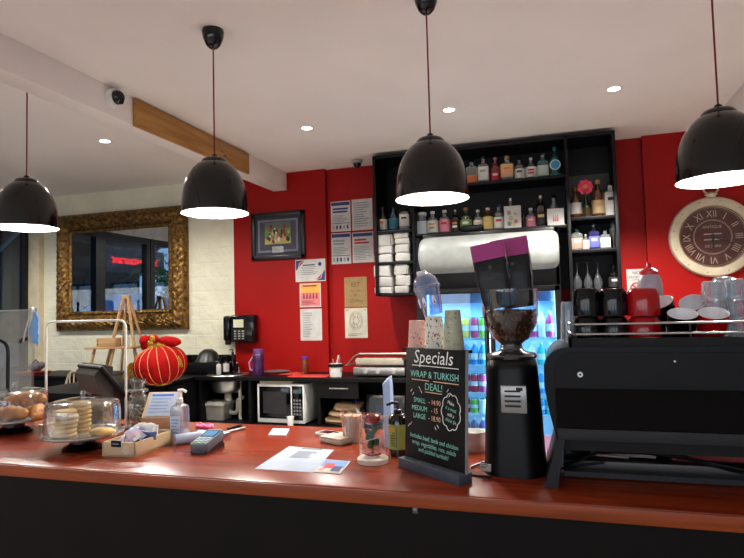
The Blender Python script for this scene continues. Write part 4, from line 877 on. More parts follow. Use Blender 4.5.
# timber tray of sachets
P0, P1, P2 = on(102, 456, CT), on(135, 457.5, CT), on(170, 443, CT)
ux = (P1-P0); wx = ux.length; uy = (P2-P1); ly = uy.length; ang = math.atan2(ux.y, ux.x)
ly = min(ly, .31)
ty = T('sachet_tray', 'pale wooden tray of sugar sachets in front of the cake domes', 'tray', (P0.x, P0.y, CT), ang)
TW = mat('raw pine', (206, 180, 140), .6, noise=(9, .06), stretch=(1, .2, 4))
mb = MB(); hh = .056; e = .008
mb.b2(0, 0, 0, wx, ly, .006, TW)
for q in ((0, 0, wx, e), (0, ly-e, wx, ly), (0, 0, e, ly), (wx-e, 0, wx, ly)): mb.b2(q[0], q[1], 0, q[2], q[3], hh, TW, .001)
mb.build('box', ty)
mb = MB(); mb.lathe([(0, 0), (.017, 0)], mat('pale stamp', (228, 214, 188), .6), seg=24, M=Matrix.Translation((wx*.72, -.0008, .026)) @ X90())
mb.lathe([(.012, 0), (.0135, 0)], WOODPALE, seg=24, M=Matrix.Translation((wx*.72, -.0014, .026)) @ X90()); mb.text('H', .016, WOODPALE, Matrix.Translation((wx*.72, -.0014, .026)) @ X90()); mb.build('stamp', ty)
mb = MB(); mb.b2(wx*.3, -.004, .038, wx*.58, -.0005, .062, BLKMAT); mb.text('SUGAR', .009, PAPER, Matrix.Translation((wx*.44, -.0045, .05)) @ X90()); mb.build('clip_tag', ty)
mb = MB(); mb.b2(wx*.1, ly*.5, .006, wx*.9, ly*.5+.004, .05, TW); mb.build('divider', ty)
def sachet(x, y, z, rot, cols, lab, cat='sachet'):
    m_ = MB(); w_, l_ = .016, .085
    secs = [[(-w_, -l_/2*1.0, 0), (w_, -l_/2, 0), (w_, -l_/2, .001), (-w_, -l_/2, .001)]]
    for k_ in (-.35, 0, .35): secs.append([(-w_, l_*k_, -.002), (w_, l_*k_, -.002), (w_*.9, l_*k_, .005), (-w_*.9, l_*k_, .005)])
    secs.append([(-w_, l_/2, 0), (w_, l_/2, 0), (w_, l_/2, .001), (-w_, l_/2, .001)])
    m_.loft(secs, cols[0]); m_.b2(-w_*.8, -l_*.2, .0045, w_*.8, l_*.12, .0056, cols[1])
    v = Matrix.Rotation(ang, 4, 'Z') @ Vector((x, y, z)); o = m_.build('sugar_sachet', loc=(P0.x+v.x, P0.y+v.y, CT+v.z), rot=(rot[0], rot[1], rot[2]+ang)); tag(o, lab, cat, 'sachets in the wooden tray'); return o
SW = mat('sachet white', (226, 224, 222), .5); SB = mat('sachet blue', (110, 140, 190), .5); SPK = mat('sachet pink', (214, 170, 184), .5); SK = mat('sachet black', (36, 34, 36), .5); SL = mat('sachet lilac', (176, 172, 200), .5)
for i in range(11): sachet(wx*(.2+.06*i), ly*(.16+.03*(i % 4)), .045+.0035*i, (R(18+4*(i % 3)), R(-28), R(-30+9*i)), (SW, SPK) if i % 2 else (SL, SPK), 'pink and white sachet fanned at the front of the wooden tray')
for i in range(9): sachet(wx*(.22+.07*i), ly*(.38+.04*(i % 3)), .058+.003*(i % 4), (R(30), R(15*(i-2)), R(20*i-30)), (SB, SW), 'blue sachet in the middle of the wooden tray')
for i in range(14): sachet(wx*(.2+.085*(i % 8)), ly*(.6+.05*(i % 3)+.12*(i//8)), .052, (R(62), 0, R(6*i-20)), (SW, SK), 'white and black sachet standing at the back of the wooden tray')
# glass jar
jr = T('glass_jar', 'old fashioned clear glass jar with lid behind the wooden tray', 'jar', posY(138, 2.5, CT)); k = ppm(jr.location)
h_ = zat(131, 379, 2.5)-CT; r = 10.8*k
JG = glass('jar glass', (226, 232, 230), .03, .9, .1, (190, 190, 184))
mb = MB(); mb.lathe([(0, .004), (r*.9, .004), (r*1.05, .02), (r*1.1, h_*.45), (r*.95, h_*.6), (r*.62, h_*.68), (r*.66, h_*.72), (r*.95, h_*.735), (r*.95, h_*.75)], JG, seg=30); mb.lathe([(0, 0), (r*.9, 0), (r*.92, .006)], JG, seg=30); mb.build('jar_body', jr)
mb = MB(); mb.lathe([(r*.95, h_*.752), (r*.9, h_*.78), (r*.6, h_*.8), (r*.58, h_*.9), (r*.75, h_*.95), (r*.7, h_), (0, h_)], JG, seg=30); mb.build('lid', jr)
mb = MB()
for i in range(40):
    a = random.uniform(0, 6.28); q = random.uniform(0, .75)*r; mb.ell((q*math.cos(a), q*math.sin(a), random.uniform(.02, h_*.42)), (.009, .009, .007), mat('jar sweets %d' % (i % 3), ((150, 120, 100), (130, 150, 140), (170, 120, 96))[i % 3], .5), 8)
o = mb.build('jar_filling', jr)
# wooden card holder
hd = T('card_holder', 'slanted wooden block holding a blue white printed card beside the sanitizer', 'card holder', posY(158, 2.41, CT), R(14)); k = ppm(hd.location)
z0, z1_ = zat(155, 424, 2.41)-CT, zat(160, 395, 2.41)-CT; w_ = 34*k; dp = .1
prf = [(0, 0), (dp, 0), (dp, z1_), (dp-.012, z1_), (0, max(.03, z0+.03)), (0, 0)]
mb = MB(); mb.loft([[(x, y, z) for y, z in prf[:-1]] for x in (-w_/2, w_/2)], TW, smooth=False); mb.build('block', hd)
mb = MB(); n_ = Vector((0, -(z1_-prf[4][1]), dp-.012)).normalized(); a, b = Vector((0, 0, prf[4][1]))+n_*.001, Vector((0, dp-.012, z1_))+n_*.001
L3 = (b-a); Mx = Matrix(((1, 0, 0, 0), (0, L3.normalized().y, n_.y, (a.y)), (0, L3.normalized().z, n_.z, (a.z)), (0, 0, 0, 1))); LL = L3.length
mb.b2(-w_*.42, LL*.06, 0, w_*.42, LL*.98, .0012, PAPERBLUE, M=Mx); 
for i in range(5): mb.b2(-w_*.34, LL*(.2+.13*i), .0013, w_*random.uniform(.1, .34), LL*(.24+.13*i), .0018, mat('pale blue ink', (130, 160, 214), .6), M=Mx)
mb.b2(-w_*.36, LL*.84, .0013, w_*.3, LL*.92, .0018, mat('blue ink', (70, 110, 200), .6), M=Mx); mb.build('printed_card', hd)
# sanitizer
k = ppm(posY(180, 2.22, CT)); h_ = zat(180, 389, 2.22)-CT; CP = glass('sanitizer plastic', (214, 222, 232), .08, .5, .22, (206, 216, 230))
sz = T('sanitizer_bottle', 'clear square pump bottle of hand sanitizer right of the card holder', 'bottle', posY(180, 2.22, CT)); r = 7.3*k
mb = MB(); mb.lathe([(0, 0), (r*.97, 0), (r, .006), (r, h_*.6), (r*.9, h_*.68), (r*.4, h_*.72), (r*.4, h_*.76)], CP, seg=32, sq=.9); mb.build('bottle_body', sz)
mb = MB(); mb.rect(-r*.8, h_*.12, r*.8, h_*.5, mat('frosted label', (196, 208, 226), .5), -r*1.07); lines(mb, -r*.6, r*.6, h_*.16, h_*.46, 5, mat('pale blue ink', (130, 160, 214), .6), -r*1.085); mb.build('label_patch', sz)
mb = MB(); mb.lathe([(r*.45, h_*.74), (r*.45, h_*.82), (r*.2, h_*.84), (r*.16, h_*.95), (0, h_*.95)], WHITE, seg=16); mb.tube([(-r*.2, 0, h_*.97), (r*.5, 0, h_*.985), (r*1.05, 0, h_*.95)], r*.2, WHITE); mb.build('pump', sz)
# point of sale screen
ps = T('till_screen', 'black tilted till screen seen from behind, by the white tube frame', 'till screen', posY(97, 2.42, CT), R(-26))
zc = zat(100, 380, 2.5)-CT
mb = MB(); mb.box((0, 0, 0), (.3, .022, .22), BLKMAT, .008, M=Matrix.Translation((.0, .03, zc)) @ Matrix.Rotation(R(38), 4, 'X')); mb.build('screen', ps)
mb = MB(); mb.loft([[(-.13, y, z) for y, z in ((.0, zc-.09), (-.06, zc-.05), (-.09, zc+.045), (-.05, zc+.095), (.0, zc+.08))], [(.12, y, z) for y, z in ((.0, zc-.09), (-.06, zc-.05), (-.09, zc+.045), (-.05, zc+.095), (.0, zc+.08))]], mat('till grey', (66, 66, 58), .35, .2), smooth=False, M=Matrix.Translation((0, .03, 0))); mb.build('rear_housing', ps)
mb = MB(); mb.b2(-.03, -.02, .01, .03, .02, zc-.04, BLKMAT, .006); mb.b2(-.1, -.09, 0, .1, .09, .014, BLKMAT, .005); mb.build('stand', ps)
# white tube frame
fa, fb = posY(46, 2.43, CT)[0], posY(126, 2.43, CT)[0]; zt_ = zat(88, 321, 2.43)-CT; w_ = fb-fa
mb = MB(); rc = .035; pts = [(-w_/2, 0, .004), (-w_/2, 0, zt_-rc)]+[(-w_/2+rc-rc*math.cos(R(a)), 0, zt_-rc+rc*math.sin(R(a))) for a in (30, 60, 90)]+[(w_/2-rc+rc*math.sin(R(a)), 0, zt_-rc+rc*math.cos(R(a))) for a in (0, 30, 60, 90)]+[(w_/2, 0, .004)]
mb.tube(pts, .006, mat('cream tube', (236, 232, 222), .4), 10); tf = T('tube_frame', 'thin white round cornered tube frame standing behind the cake domes', 'frame', ((fa+fb)/2, 2.43, CT)); mb.build('tube', tf)
for sx in (-1, 1):
    mb = MB(); mb.b2(sx*w_/2-.01, -.04, 0, sx*w_/2+.01, .04, .006, mat('cream tube', (236, 232, 222), .4), .002); mb.build('foot', tf)
# glass screen with clip and mask, black curved pipe
gx = posY(33, 2.5, CT)[0]; zt_ = zat(33, 310, 2.5)
gs = T('counter_screen', 'clear glass screen standing at the far left end of the counter', 'glass screen', (gx, 2.5, CT))
mb = MB(); mb.b2(-.62, 0, .004, 0, .008, zt_-CT, GLASS); mb.build('pane', gs)
mb = MB(); mb.b2(-.62, -.0005, zt_-CT-.001, 0, .0085, zt_-CT+.004, mat('glass edge', (150, 168, 164), .15), .001); mb.build('edge_strip', gs)
mb = MB(); mb.b2(-.6, -.02, 0, -.5, .028, .03, STEEL, .003); mb.b2(-.12, -.02, 0, -.02, .028, .03, STEEL, .003); mb.build('clamp', gs)
mb = MB(); mb.b2(-.018, -.012, zt_-CT-.02, .004, .02, zt_-CT+.016, STEEL, .003); mb.tube([(-.005, -.01, zt_-CT-.01), (-.03, -.012, zt_-CT-.08), (-.055, -.014, zt_-CT-.17)], .0045, STEEL); mb.build('corner_clip', gs)
MASK = mat('mask blue', (128, 172, 222), .8); s3 = []
mb = MB()
for i in range(9):
    z = -.17*i/8; w_ = .012+.024*math.sin(min(1, i/5)*1.57)-.010*(i > 6); s3.append([(-w_+.006*math.sin(i), -.006, z), (w_+.006*math.sin(i), -.01-.004*(i % 2), z), (w_+.006*math.sin(i), -.003, z), (-w_+.006*math.sin(i), 0, z)])
mb.loft(s3, MASK); mb.tube([(-.005, -.004, -.15), (.018, -.006, -.185), (.03, -.006, -.15), (.02, -.006, -.12)], .0018, INKBLUE, 5); mb.tube([(0, -.004, 0), (-.003, -.006, .02), (.0, -.004, 0)], .0018, WHITE, 5)
o = mb.build('face_mask', loc=(gx+.024, 2.492, zt_-.012)); tag(o, 'light blue face mask hanging from the corner of the glass screen', 'face mask')
mb = MB(); hp = zat(5, 340, 2.45)-CT
mb.tube([(.0, 0, 0), (0, 0, hp-.06)]+[(-.06+.06*math.cos(R(a)), 0, hp-.06+.06*math.sin(R(a))) for a in (20, 45, 70, 90, 115, 140)], .009, BLKMAT, 12); mb.cyl((0, 0, 0), .03, .012, BLKMAT)
o = mb.build('curved_pipe', loc=posY(7.5, 2.42, CT)); tag(o, 'black curved upright pipe at the far left behind the croissants', 'pipe')

# middle of the counter: payment terminal, receipts, flowers, pen
ef = T('payment_terminal', 'grey card payment terminal lying on the counter with blue lit screen', 'payment terminal', posY(208, 2.1, CT), R(4))
G_ = mat('terminal grey', (92, 100, 108), .35)
Mt = Matrix.Translation((0, 0, .006)) @ Matrix.Rotation(R(11), 4, 'X') @ Matrix.Diagonal((1, .9, 1, 1))
mb = MB(); mb.loft([rr(.07, .17, .014, 4, 0), rr(.078, .178, .016, 4, .014), rr(.076, .176, .016, 4, .03), rr(.07, .168, .014, 4, .036)], G_, M=Matrix.Translation((0, 0, .014)) @ Mt); mb.b2(-.034, -.075, 0, .034, .075, .016, BLACK); mb.b2(-.03, .01, .012, .03, .07, .026, BLACK); mb.build('body', ef)
mb = MB(); mb.b2(-.03, .0, .0362, .03, .068, .0376, BLKGLOSS, M=Matrix.Translation((0, 0, .014)) @ Mt); mb.b2(-.026, .004, .0377, .026, .062, .0382, glow('terminal screen', (120, 170, 215), .7), M=Matrix.Translation((0, 0, .014)) @ Mt); mb.build('screen', ef)
mb = MB()
for i in range(4):
    for j in range(3): mb.box((-.02+.02*j, -.07+.017*i, .037), (.015, .011, .004), mat('key %d' % (i if i == 0 else 9), (150, 170, 190) if i else (120, 160, 120), .4), .001, M=Matrix.Translation((0, 0, .014)) @ Mt)
mb.build('keypad', ef)
mb = MB(); mb.tube([(-.055, 0, .023), (.055, 0, .023)], .022, PAPERBLUE, 20); mb.tube([(-.056, 0, .023), (.056, 0, .023)], .006, BLACK, 10)
o = mb.build('receipt_roll', loc=(*posY(188.5, 2.19, CT)[:2], CT+.0), rot=(0, 0, R(48))); tag(o, 'white paper receipt roll lying left of the payment terminal', 'paper roll')
for i, (px, Y, rz, s_, lab) in enumerate(((205, 2.3, 20, .085, 'crumpled white receipt slips behind the payment terminal'), (222, 2.36, -15, .06, 'small pale paper slip beside the pen'))):
    m_ = MB()
    for k_ in range(4 if i == 0 else 1):
        g = [[(x*s_/2+random.uniform(-.006, .006), y*s_*.7+random.uniform(-.006, .006), .004+.004*k_+.006*abs(x)+random.uniform(0, .004)) for x in (-1, -.3, .3, 1)] for y in (-1, 0, 1)]
        vs = [p for row in g for p in row]; m_.add(vs, [(r_*4+c_, r_*4+c_+1, r_*4+c_+5, r_*4+c_+4) for r_ in range(2) for c_ in range(3)], PAPERBLUE, True, Matrix.Rotation(R(25*k_), 4, 'Z')); m_.add([(x, y, z-.001) for x, y, z in vs], [(r_*4+c_, r_*4+c_+4, r_*4+c_+5, r_*4+c_+1) for r_ in range(2) for c_ in range(3)], PAPERBLUE, True, Matrix.Rotation(R(25*k_), 4, 'Z'))
    m_.b2(-s_*.3, -s_*.3, 0, s_*.3, s_*.3, .004, PAPERBLUE)
    o = m_.build('receipt_slip', loc=posY(px, Y, CT), rot=(0, 0, R(rz))); tag(o, lab, 'receipt')
PINKF = mat('pink blossom', (232, 110, 160), .6)
for px, lab in ((200.5, 'small pink fabric blossom, the left of two behind the payment terminal'), (208.5, 'small pink fabric blossom, the right of two behind the payment terminal')):
    m_ = MB()
    for i in range(6): m_.ell((.014*math.cos(i*1.05), .014*math.sin(i*1.05), .02), (.013, .013, .012), PINKF, 10)
    m_.ell((0, 0, .028), (.011, .011, .012), mat('blossom heart', (204, 70, 120), .6), 10); m_.cyl((0, 0, 0), .008, .02, PINKF, 10)
    o = m_.build('pink_blossom', loc=(*posY(px, 2.44, CT)[:2], CT)); tag(o, lab, 'flower', 'pink blossoms by the payment terminal')
def flat_tube(name, a, b, r_, mt, lab, cat):
    A, B = on(*a, CT), on(*b, CT); m_ = MB(); c_ = (A+B)/2; m_.tube([A-c_+Vector((0, 0, r_)), (A*.1+B*.9)-c_+Vector((0, 0, r_)), B-c_+Vector((0, 0, r_))], [r_, r_, r_*.25], mt, 10); o = m_.build(name, loc=(c_.x, c_.y, CT)); tag(o, lab, cat)
flat_tube('ballpoint_pen', (226, 433.5), (246.5, 428.5), .006, mat('pen silver', (176, 176, 176), .3, .5), 'silver grey pen lying behind the payment terminal', 'pen')
flat_tube('dark_pen', (228, 430), (242, 426.5), .007, BLACK, 'black pen lying behind the silver pen', 'pen')
def sheet(name, pts, mt, lab, cat, deco=None, th=.0012, z=CT):
    P_ = [on(x, y, z) for x, y in pts]; c_ = sum(P_, Vector())/len(P_); m_ = MB(); m_.prism([(p.x-c_.x, p.y-c_.y) for p in P_], th, mt)
    if deco:
        O = P_[0]-c_; U = P_[1]-P_[0]; V = P_[3]-P_[0]
        deco(lambda u0, v0, u1, v1, mm, lift=.0003: m_.add([(O+U*u+V*v)+Vector((0, 0, th+lift)) for u, v in ((u0, v0), (u1, v0), (u1, v1), (u0, v1))], [(0, 1, 2, 3)], mm))
    o = m_.build(name, loc=(c_.x, c_.y, z)); tag(o, lab, cat); return o
def pd(q):
    q(.3, .9, .7, .94, INK)
    for i in range(7): q(.3, .5+.045*i, .3+.4*random.uniform(.7, 1), .52+.045*i, INK)
    for i in range(3): q(.18, .12+.07*i, .8, .14+.07*i, mat('faint ink', (176, 186, 206), .6))
sheet('printed_sheet', [(254.5, 469), (313, 472.5), (334, 450), (289, 446.5)], PAPERBLUE, 'white printed paper sheet lying near the counter front edge', 'paper', pd)
def pc(q):
    q(.04, .05, .96, .95, mat('card sky', (110, 150, 214), .5)); q(.04, .05, .96, .4, mat('card cream', (226, 214, 200), .5), .0006); q(.2, .3, .55, .7, mat('card red', (206, 60, 60), .5), .0009); q(.55, .1, .9, .5, mat('card navy', (40, 50, 110), .5), .0009); q(.1, .1, .3, .3, mat('card pink', (224, 150, 150), .5), .0009)
sheet('postcard', [(313.5, 472), (340.5, 474), (350.5, 461.5), (325.5, 459.5)], PAPER, 'colourful blue and red postcard beside the printed sheet', 'postcard', pc, z=CT+.0016)
sheet('paper_napkin', [(268, 435.5), (286, 436), (289.5, 429.2), (273, 428.8)], PAPERBLUE, 'small white paper lying alone near the counter back edge', 'paper', th=.003)
a = posY(329, 2.46, CT)
mb = MB(); mb.loft([rr(.11, .07, .012, 4, 0), rr(.115, .075, .012, 4, .006), rr(.11, .07, .012, 4, .012)], mat('tablet white', (214, 214, 216), .3)); mb.b2(-.045, -.028, .012, .045, .028, .0128, BLKGLOSS)
o = mb.build('mobile_phone', loc=a, rot=(0, 0, R(-20))); tag(o, 'pale mobile phone lying behind the beige wallet', 'phone')
mb = MB(); mb.box((0, 0, .011), (.13, .09, .022), mat('beige leather', (190, 172, 150), .5, bump=(80, .2)), .009, 3); mb.box((0, 0, .0245), (.126, .086, .004), mat('beige flap', (206, 190, 168), .5), .002)
o = mb.build('wallet', loc=posY(337, 2.33, CT), rot=(0, 0, R(-24))); tag(o, 'beige flat wallet lying left of the rose dome', 'wallet')
# wrapped jar
wj = T('wrapped_gift', 'brown paper gift wrapped in clear crinkled film behind the rose dome', 'gift', posY(353, 2.36, CT)); k = ppm(wj.location)
mb = MB(); mb.loft([rr(17*k, .06, .01, 3, 0), rr(18*k, .065, .01, 3, .06), rr(16*k, .06, .01, 3, 26*k)], mat('gift brown', (180, 136, 104), .7)); mb.build('box', wj)
mb = MB()
for i in range(16):
    a = i*.3927; b_ = a+.39; z0 = .01; z1_ = 26*k+random.uniform(.0, .03); m1 = random.uniform(.9, 1.15)
    r0, r1 = .036, .05*m1; mb.poly([(r0*math.cos(a), r0*math.sin(a), z0), (r0*math.cos(b_), r0*math.sin(b_), z0), (r1*math.cos(b_), r1*math.sin(b_), z1_), (r1*math.cos(a), r1*math.sin(a), z1_-.02)], glass('film', (236, 232, 228), .1, .9, .3, (226, 220, 214)))
mb.build('clear_film', wj)
# rose dome
rd_ = T('rose_dome', 'glass dome with a red rose on a pale round base', 'rose dome', posY(373, 2.055, CT)); k = ppm(rd_.location); h_ = zat(373, 413, 2.055)-CT
mb = MB(); mb.lathe([(0, 0), (15.3*k, 0), (15.6*k, .004), (15.6*k, .016), (14*k, .02), (0, .02)], mat('pale base', (224, 206, 186), .5), seg=36); mb.build('base', rd_)
mb = MB(); mb.lathe([(13.6*k, .0205), (13.6*k, h_*.82), (12.6*k, h_*.92), (9*k, h_*.98), (0, h_)], glass('dome glass', (246, 248, 248), .02, .4), seg=40); mb.build('glass_cover', rd_)
RP = mat('rose petal', (156, 10, 28), .55); LF = mat('dark leaf', (46, 70, 32), .6)
zc = .15
mb = MB()
for ring, n, rr_, tilt, sz_ in ((0, 3, .005, 82, .015), (1, 4, .011, 70, .018), (2, 5, .017, 55, .021), (3, 6, .021, 38, .021)):
    for i in range(n):
        a = i*2*math.pi/n+ring*.5
        M_ = Matrix.Translation((0, 0, zc)) @ Matrix.Rotation(a, 4, 'Z') @ Matrix.Translation((rr_, 0, .006-.003*ring)) @ Matrix.Rotation(R(90-tilt)*.8, 4, 'Y')
        mb.ell((0, 0, .004), (.003, sz_, sz_), RP, 12, M_)
mb.ell((0, 0, zc+.004), (.01, .01, .014), RP, 12); mb.build('rose', rd_)
mb = MB(); mb.tube([(0, 0, .02), (.002, 0, .07), (0, 0, zc)], .003, LF, 8); mb.build('stem', rd_)
for nm, lst in (('leaf', ((35, .05, .04), (160, .06, .042), (250, .045, .04), (310, .075, .04), (100, .085, .036), (200, .09, .038), (350, .1, .036), (225, .07, .038), (280, .055, .04), (330, .06, .04))),):
    for a, z, L in lst:
        m_ = MB(); M_ = Matrix.Translation((0, 0, z)) @ Matrix.Rotation(R(a), 4, 'Z') @ Matrix.Rotation(R(-50), 4, 'Y') @ Matrix.Rotation(R(60), 4, 'X')
        for q in range(5): m_.ell((L*.35+L*.12*q, 0, 0), (L*.2, L*.34*math.sin((q+1)/6*math.pi), .0016), LF, 10, M_)
        m_.build('leaf', rd_)
mb = MB()
for i in range(9): a = i*.7; mb.ell((.022*math.cos(a), .022*math.sin(a), .03), (.012, .008, .005), RP, 8)
mb.build('fallen_petals', rd_)
mb = MB(); mb.tube([(-.03, -.02, .075), (0, -.025, .085), (.036, -.018, .095)], .0018, PAPER, 6); mb.ell((.03, -.022, .095), (.006, .004, .008), PAPER, 8); mb.ell((.035, -.022, .078), (.003, .002, .014), PAPER, 8); mb.build('ribbon', rd_)
# black pump bottle
k = ppm(posY(399, 2.17, CT)); h_ = zat(399, 402, 2.17)-CT
pbt = pumpbottle('pump_bottle', posY(399, 2.17, CT), 'black pump bottle with yellow green label beside the chalkboard', h_, 9.6*k, mat('dark brown glass', (22, 17, 14), .12, coat=.4), mat('yellow green label', (150, 156, 70), .6), BLACK)
mb = MB(); r = 9.6*k; mb.rect(-r*.75, h_*.47, -r*.1, h_*.56, mat('label amber', (214, 160, 40), .6), -r*1.055); mb.rect(r*.05, h_*.17, r*.1, h_*.57, INK, -r*1.055); lines(mb, -r*.6, 0, h_*.2, h_*.42, 5, mat('olive ink', (96, 106, 50), .6), -r*1.055); mb.build('label_print', pbt)
# blue white folded leaflet
A = posY(389, 2.33, CT); k = ppm(A); h_ = zat(389, 376, 2.33)-CT
mb = MB(); secs = [[(-.014+.002*math.sin(z*40), -.045, z), (.015+.002*math.sin(z*40), -.05, z), (.018, .045, z), (-.012, .05, z)] for z in (0, h_*.3, h_*.6, h_*.85)]+[[(-.016, -.045, h_*.9), (.012, -.05, h_*.98), (.014, .04, h_), (-.01, .045, h_*.93)]]
mb.loft(secs, mat('leaflet blue', (176, 200, 236), .5), smooth=False); mb.b2(-.017, -.056, h_*.42, .018, -.052, h_*.46, PAPER)
o = mb.build('leaflet_stand', loc=A, rot=(0, 0, R(10))); tag(o, 'tall narrow pale blue leaflet stand behind the pump bottle', 'leaflet stand')

# chalkboard in its slate block
FL, FRr, BRr = on(398, 467, CT), on(459, 487, CT), on(476, 483, CT)
d_ = FRr-FL; wb_ = d_.length; az = math.atan2(d_.y, d_.x); org = FL
cb_ = T('specials_board', 'black chalkboard reading Specials in a dark slate block', 'chalkboard', (FL.x, FL.y, CT), az)
SLATE = mat('slate', (66, 74, 88), .5, noise=(14, .1), bump=(30, .3))
mb = MB(); mb.b2(0, 0, 0, wb_, .058, .034, SLATE, .003); mb.build('base_block', cb_)
loc0 = Matrix.Rotation(-az, 4, 'Z') @ (on(406, 456, CT+.034)-org); ya = .03
nrm = Vector((-math.sin(az), math.cos(az), 0))
def onboard(px, py):     # board plane: passes the block at depth ya, leans back a little
    p0 = org+nrm*ya; lean = R(3); n = (nrm*math.cos(lean)-Vector((0, 0, 1))*math.sin(lean)); d = ray(px, py); cpt = Vector((0, 0, EYE)); p0 = Vector((p0.x, p0.y, CT+.03)); t = (p0-cpt).dot(n)/d.dot(n); v = Matrix.Rotation(-az, 4, 'Z') @ (cpt+d*t-org); return v.x, (v.z-(CT-CT)) if False else (cpt+d*t).z-CT
xl_, zt1 = onboard(404.8, 348); xr_, zt2 = onboard(464, 350); xl2, _ = onboard(406.5, 453); xr2, _ = onboard(466.5, 468)
x0, x1 = (xl_+xl2)/2, (xr_+xr2)/2; hb = (zt1+zt2)/2-.034; wB = x1-x0
BM = Matrix.Translation((x0, ya, .034)) @ Matrix.Rotation(R(-3), 4, 'X')
CHB = mat('chalkboard black', (8, 8, 9), .5, spec=.25); CH = mat('white chalk', (250, 250, 246), .9); CHG = mat('mint chalk', (150, 226, 208), .9); CHO = mat('peach chalk', (250, 196, 158), .9)
mb = MB(); mb.b2(0, 0, -.0335, wB, .012, hb, CHB, .001, M=BM); mb.b2(wB, .001, -.02, wB+.003, .011, hb, mat('board edge', (150, 150, 150), .5), M=BM); mb.build('board', cb_)
mb = MB()
def tx(s_, u, v, size, mt, sh=0, rot=0, sx=1.): mb.text(s_, size, mt, BM @ Matrix.Translation((wB*u, -.0012, hb*v)) @ X90() @ Matrix.Rotation(R(rot), 4, 'Z') @ Matrix.Diagonal((sx, 1, 1, 1)), shear=sh)
def ln2(u0, v0, u1, v1, mt, th=.0022): mb.tube([BM @ Vector((wB*u0, -.001, hb*v0)), BM @ Vector((wB*u1, -.001, hb*v1))], th/1.4, mt, 5)
tx('Specials', .48, .92, .064, CH, .15); ln2(.12, .845, .9, .845, CH)
tx('WRAP & TURKISH', .5, .765, .032, CHG, 0, 0, .95); ln2(.12, .715, .42, .715, CHO); ln2(.5, .715, .9, .715, CHO); tx('DEAL!', .5, .66, .034, CHG); ln2(.36, .615, .64, .615, CHO)
for u, v, r1 in ((.1, .6, 1), (.13, .57, 1), (.27, .63, -1), (.3, .6, -1), (.72, .64, 1), (.75, .6, 1), (.06, .28, 1), (.1, .3, 1), (.55, .3, -1), (.59, .32, -1)): ln2(u, v, u+.025*r1, v+.025, CH, .0016)
for i, (a_, b_) in enumerate((('SMALL', '14.90'), ('MEDIUM', '15'), ('LARGE', '18.90'))): tx(a_, .26, .53-.07*i, .024, CHG, 0, 0, .9); tx('- '+b_, .52, .53-.07*i, .024, CHO, 0, 0, .9)
pts = []
for i in range(72):
    a = i/72*2*math.pi; q = 1+.13*abs(math.sin(a*4.5)); pts.append(BM @ Vector((wB*(.785+.135*q*math.cos(a)), -.001, hb*(.475+.14*q*math.sin(a)))))
mb.tube(pts, .0014, CH, 5, closed=True)
for i, s_ in enumerate(('Make', 'it a meal', 'add a', 'drink $4')): tx(s_, .785, .55-.05*i, .017, CHG if i % 2 else CH, 0, -12, .85)
for i, s_ in enumerate(('Includes beef, lamb and chicken', 'wrap, vegetables, rice, salads', 'and pickled turkish!')): tx(s_, .5, .2-.055*i, .021, CHG, .1, -2, .9)
mb.build('chalk_lettering', cb_)
mb = MB(); mb.b2(-wB*.12, .012, hb-.01, wB*.82, .085, hb, CHB, M=BM); mb.b2(wB*.1, .012, hb-.1, wB*.12, .06, hb-.01, CHB, M=BM); mb.b2(wB*.6, .012, hb-.1, wB*.62, .06, hb-.01, CHB, M=BM); mb.build('rear_ledge', cb_)
# upturned paper cups on the ledge, and a clear cup
base_w = cb_.matrix_basis @ (BM @ Vector((0, 0, hb)))
def cupon(u, px_w, py_top, lab, paper, spots, taper=.8, yb=.046):
    v = BM @ Vector((wB*u, yb, hb)); W_ = Matrix.Translation((org.x, org.y, CT)) @ Matrix.Rotation(az, 4, 'Z') @ v; k = ppm(W_)
    d = T('paper_cup', lab, 'cup', W_, group='patterned paper cups on the chalkboard')
    r = px_w/2*k; h_ = max(.05, (at(372+0, py_top, 2).z*0+(py_top*-1))*0+k*(349-py_top))
    m_ = MB(); m_.lathe([(r*1.04, 0), (r*1.05, .004), (r, .006), (r*taper, h_), (r*taper*.9, h_+.001), (r*taper*.88, h_-.004), (0, h_-.004)], paper, seg=36)
    for i in range(110):
        a = random.uniform(0, 6.28); z = random.uniform(.06, .95)*h_; q = r*(1-(1-taper)*z/h_)*1.006; s_ = random.uniform(.0018, .0042)
        m_.ell((0, 0, 0), (.0006, s_, s_*random.uniform(.6, 1.4)), spots[i % len(spots)], 6, Matrix.Translation((q*math.cos(a), q*math.sin(a), z)) @ Matrix.Rotation(a, 4, 'Z'))
    m_.build('cup_body', d); return d, h_, r
sp_ = lambda n, c: mat('spot '+n, c, .6)
cupon(.03, 19, 322, 'upturned small paper cup with pink flower pattern, left on the chalkboard', mat('cup blush', (226, 176, 160), .6), [sp_('rose', (206, 110, 100)), sp_('cream', (240, 220, 196)), sp_('sage', (170, 170, 120))], .82)
d2, h2, r2 = cupon(.34, 20, 317, 'upturned paper cup with red and dark speckles, middle on the chalkboard', mat('cup ivory', (226, 220, 208), .6), [sp_('rust', (180, 70, 50)), sp_('ink', (60, 60, 66)), sp_('ochre', (200, 150, 90)), sp_('teal', (90, 130, 130))], .86)
cupon(.66, 21, 309.5, 'upturned tall paper cup with sage green speckles, right on the chalkboard', mat('cup sage', (176, 178, 150), .6), [sp_('moss', (120, 124, 96)), sp_('bone', (206, 204, 180)), sp_('olive', (140, 140, 104))], .72)
k = ppm(d2.location); cc = T('clear_drink_cup', 'clear plastic cup with dome lid tipped on top of the speckled paper cups', 'cup', (d2.location.x, d2.location.y, d2.location.z+h2+.006), rot=(0, R(-13), 0))
BLP = glass('blue clear plastic', (214, 228, 250), .06, .9, .16, (176, 206, 250))
